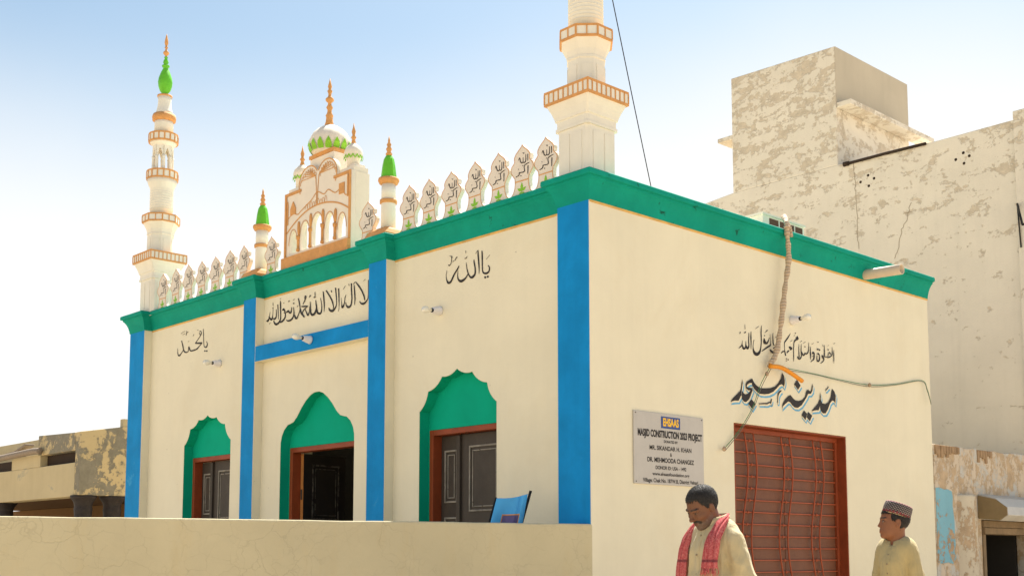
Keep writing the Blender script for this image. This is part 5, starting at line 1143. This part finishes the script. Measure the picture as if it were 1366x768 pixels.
# scarf
m, nt, bs, nd, lk = new_mat('red_checked_scarf'); v = N_vec(nt)
n1 = N_noise(nt, N_vec(nt, (1,1,1)), 90, 3, .7); ch = nd.new('ShaderNodeTexChecker'); ch.inputs['Scale'].default_value = 240; lk.new(v, ch.inputs['Vector'])
b = N_mix(nt, N_ramp(nt, n1, .42, .6), (.40, .030, .045), (.56, .15, .14)); b = N_mix(nt, N_math(nt, 'MULTIPLY', ch.outputs['Fac'], .35), b, (.62, .30, .27))
sp_ = nd.new('ShaderNodeSeparateXYZ'); lk.new(v, sp_.inputs[0])
band = N_math(nt, 'MULTIPLY', N_ramp(nt, N_math(nt, 'ABSOLUTE', N_math(nt, 'SUBTRACT', sp_.outputs['Z'], 1.225)), .010, .005), .65)
b = N_mix(nt, band, b, (.06, .02, .035)); lk.new(b, bs.inputs['Base Color']); bs.inputs['Roughness'].default_value = .95; bs.inputs['Specular IOR Level'].default_value = .1
N_bump(nt, bs, N_noise(nt, v, 220, 2), .4, .004); M['scarf'] = m
sf = MB()
e1 = ribbon(sf, [(-.075,.02,1.475), (-.06,.062,1.482), (-.01,.088,1.470), (.060,.100,1.425), (.118,.102,1.345), (.142,.100,1.25), (.150,.098,1.185)],
  [(.9,.45,.1), (.8,.7,.2), (.35,1,-.2), (.1,1,-.2), (0,1,0), (0,1,0), (0,1,0)], [.09,.09,.085,.09,.10,.108,.112], 3.4, .012,
  [(-.5,.3,1), (-.3,.4,1), (.1,.5,1), (.8,.2,.7), (1,.1,.2), (1,0,.1), (1,0,0)])
e2 = ribbon(sf, [(-.075,-.01,1.475), (-.06,-.060,1.482), (-.01,-.092,1.468), (.055,-.112,1.415), (.105,-.128,1.33), (.128,-.138,1.22), (.14,-.142,1.08), (.145,-.142,.97)],
  [(.9,-.45,.1), (.8,-.7,.2), (.35,-1,-.2), (.1,-1,-.2), (0,-1,0), (0,-1,0), (0,-1,0), (0,-1,0)], [.09,.09,.08,.07,.068,.072,.078,.082], 3.4, .011,
  [(-.5,-.3,1), (-.3,-.4,1), (.1,-.5,1), (.8,-.3,.7), (1,-.3,.2), (1,-.2,.1), (1,-.2,0), (1,-.2,0)])
sco = sf.build('scarf', M['scarf'], man, fix=False); md = sco.modifiers.new('thick', 'SOLIDIFY'); md.thickness = .006; md.offset = 0
for e in (e1, e2):
    fr = MB()
    for j in range(0, len(e), 1):
        p = np.array(e[j]); l_ = rng.uniform(.03, .055); a = p+np.array((rng.uniform(-.006,.006), rng.uniform(-.006,.006), -l_*.5)); b_ = p+np.array((rng.uniform(-.008,.008), rng.uniform(-.010,.010), -l_))
        fr.tube([p+np.array((0,0,.004)), a, b_], [.0030, .0026, .0012], 5)
    fr.build('fringe', M['scarf'], sco)

# ---- the boy in the embroidered cap
arms_b = (((-.035,.150,1.08), (.02,.165,.83), (.15,.0,-1)), ((-.02,-.150,1.08), (.02,-.165,.83), (.15,.0,-1)))
BOY_LOC, BOY_A = (2.28, .470, 0), R(-88)
HCB = (.018, .0, 1.472); HRB = rotm(R(-44), R(-2), R(0))
boy, grid_b, torso_b, head_b, Hb, kb, ksb, _ = person(BOY_LOC, BOY_A, .925, HCB, HRB, SKIN_B, (.10,.04,.02), False, .56, arms_b, .93)
tag(boy, 'boy in a beige shirt and embroidered round cap, head turned to the left', 'person')
M['kurta_b'] = cloth_mat('beige_cotton', (.42, .34, .175))
neck_b = [(((-.02,0,1.335), (.02,0,1.42)), .058), (((.03,0,1.34), (.10,0,1.32)), .012)]
clothe(boy, grid_b, torso_b, kb, M['kurta_b'], .52, arms_b, neck_b, 0, 'shirt', 4, .014)
c = MB(); v_, f_ = neckring(.062, 1.315, 1.352, 0, .030, -.016); c.add(v_, f_, 0, True); c.build('collar', M['kurta_b'], boy)
def cut_b(x, y, z):
    hl = np.where(x > .040, .060, np.where(x > .012, .012, np.where(x > -.022, .014, -.050)))
    return hl-z
hair(boy, grid_b, head_b, Hb, HRB, np.array(HCB), ksb, .004, None, 'hair', M['hair'], cut_b)
capm, nt, bs, nd, lk = new_mat('embroidered_cap_cloth'); tcn = nd.new('ShaderNodeTexCoord'); sp_ = nd.new('ShaderNodeSeparateXYZ'); lk.new(tcn.outputs['Object'], sp_.inputs[0])
ang = N_math(nt, 'ARCTAN2', sp_.outputs['Y'], sp_.outputs['X']); ua = N_math(nt, 'SINE', N_math(nt, 'MULTIPLY', ang, 26.0)); za = N_math(nt, 'SINE', N_math(nt, 'MULTIPLY', sp_.outputs['Z'], 400.0))
wv_ = N_math(nt, 'GREATER_THAN', N_math(nt, 'MULTIPLY', ua, za), .50)
b = N_mix(nt, wv_, (.030, .012, .015), (.52, .47, .42))
tri = N_math(nt, 'GREATER_THAN', N_math(nt, 'ADD', N_math(nt, 'MULTIPLY', N_math(nt, 'ABSOLUTE', N_math(nt, 'SINE', N_math(nt, 'MULTIPLY', ang, 11.0))), .020), .004), sp_.outputs['Z'])
b = N_mix(nt, N_math(nt, 'MULTIPLY', tri, N_math(nt, 'LESS_THAN', sp_.outputs['Z'], .024)), b, (.20, .035, .04))
b = N_mix(nt, N_math(nt, 'LESS_THAN', sp_.outputs['Z'], .0045), b, (.62, .52, .26))
b = N_mix(nt, N_math(nt, 'GREATER_THAN', sp_.outputs['Z'], .076), b, (.30, .12, .13))
lk.new(b, bs.inputs['Base Color']); bs.inputs['Roughness'].default_value = .9; N_bump(nt, bs, N_math(nt, 'MULTIPLY', ua, za), .5, .003); M['cap'] = capm
cp = MB(); cp.lathe([(.089, 0), (.0915, .002), (.0935, .02), (.0935, .05), (.091, .074), (.085, .081), (.05, .085), (.001, .086)], 40, sq=.83)
cap = cp.build('cap', M['cap'], boy); M4 = Matrix(HRB.tolist()).to_4x4() @ Matrix.Rotation(R(-17), 4, 'Y'); M4.translation = Vector(Hb((-.014, 0, .044))); cap.matrix_local = M4
# plackets and buttons on both shirts
def placket(root, k, x_at, z0, z1, w, mat, n):
    b = MB(); vs = []; zs_ = np.linspace(z0, z1, 14)
    dg = bpy.context.evaluated_depsgraph_get(); sh = [c for c in root.children if c.name.startswith('shirt')][0]
    def surf(y, z):
        ok, loc_, nn, _i = sh.ray_cast(Vector((.6, y, z)), Vector((-1, 0, 0))); return loc_.x if ok else x_at
    for z in zs_:
        for y in (-w, -w*.8, w*.8, w): vs.append((surf(y, z)+(.0035 if abs(y) < w*.9 else .0005), y, z))
    b.add(vs, [(i*4+j, i*4+j+1, (i+1)*4+j+1, (i+1)*4+j) for i in range(len(zs_)-1) for j in range(3)], 0, True); b.build('placket', mat, root)
    for z in np.linspace(z0-.03, z1+.03, n):
        q = MB(); q.lathe([(.006, 0), (.0055, .002), (0, .0025)], 10, mat=Matrix.Translation((surf(0, z)+.0035, 0, z)) @ Matrix.Rotation(R(90), 4, 'Y')); q.build('button', M['button'], root)
bpy.context.view_layer.update()
placket(man, km, .13, 1.395, 1.12, .016, M['kurta_m'], 3)
placket(boy, kb, .12, 1.29, 1.05, .014, M['kurta_b'], 4)
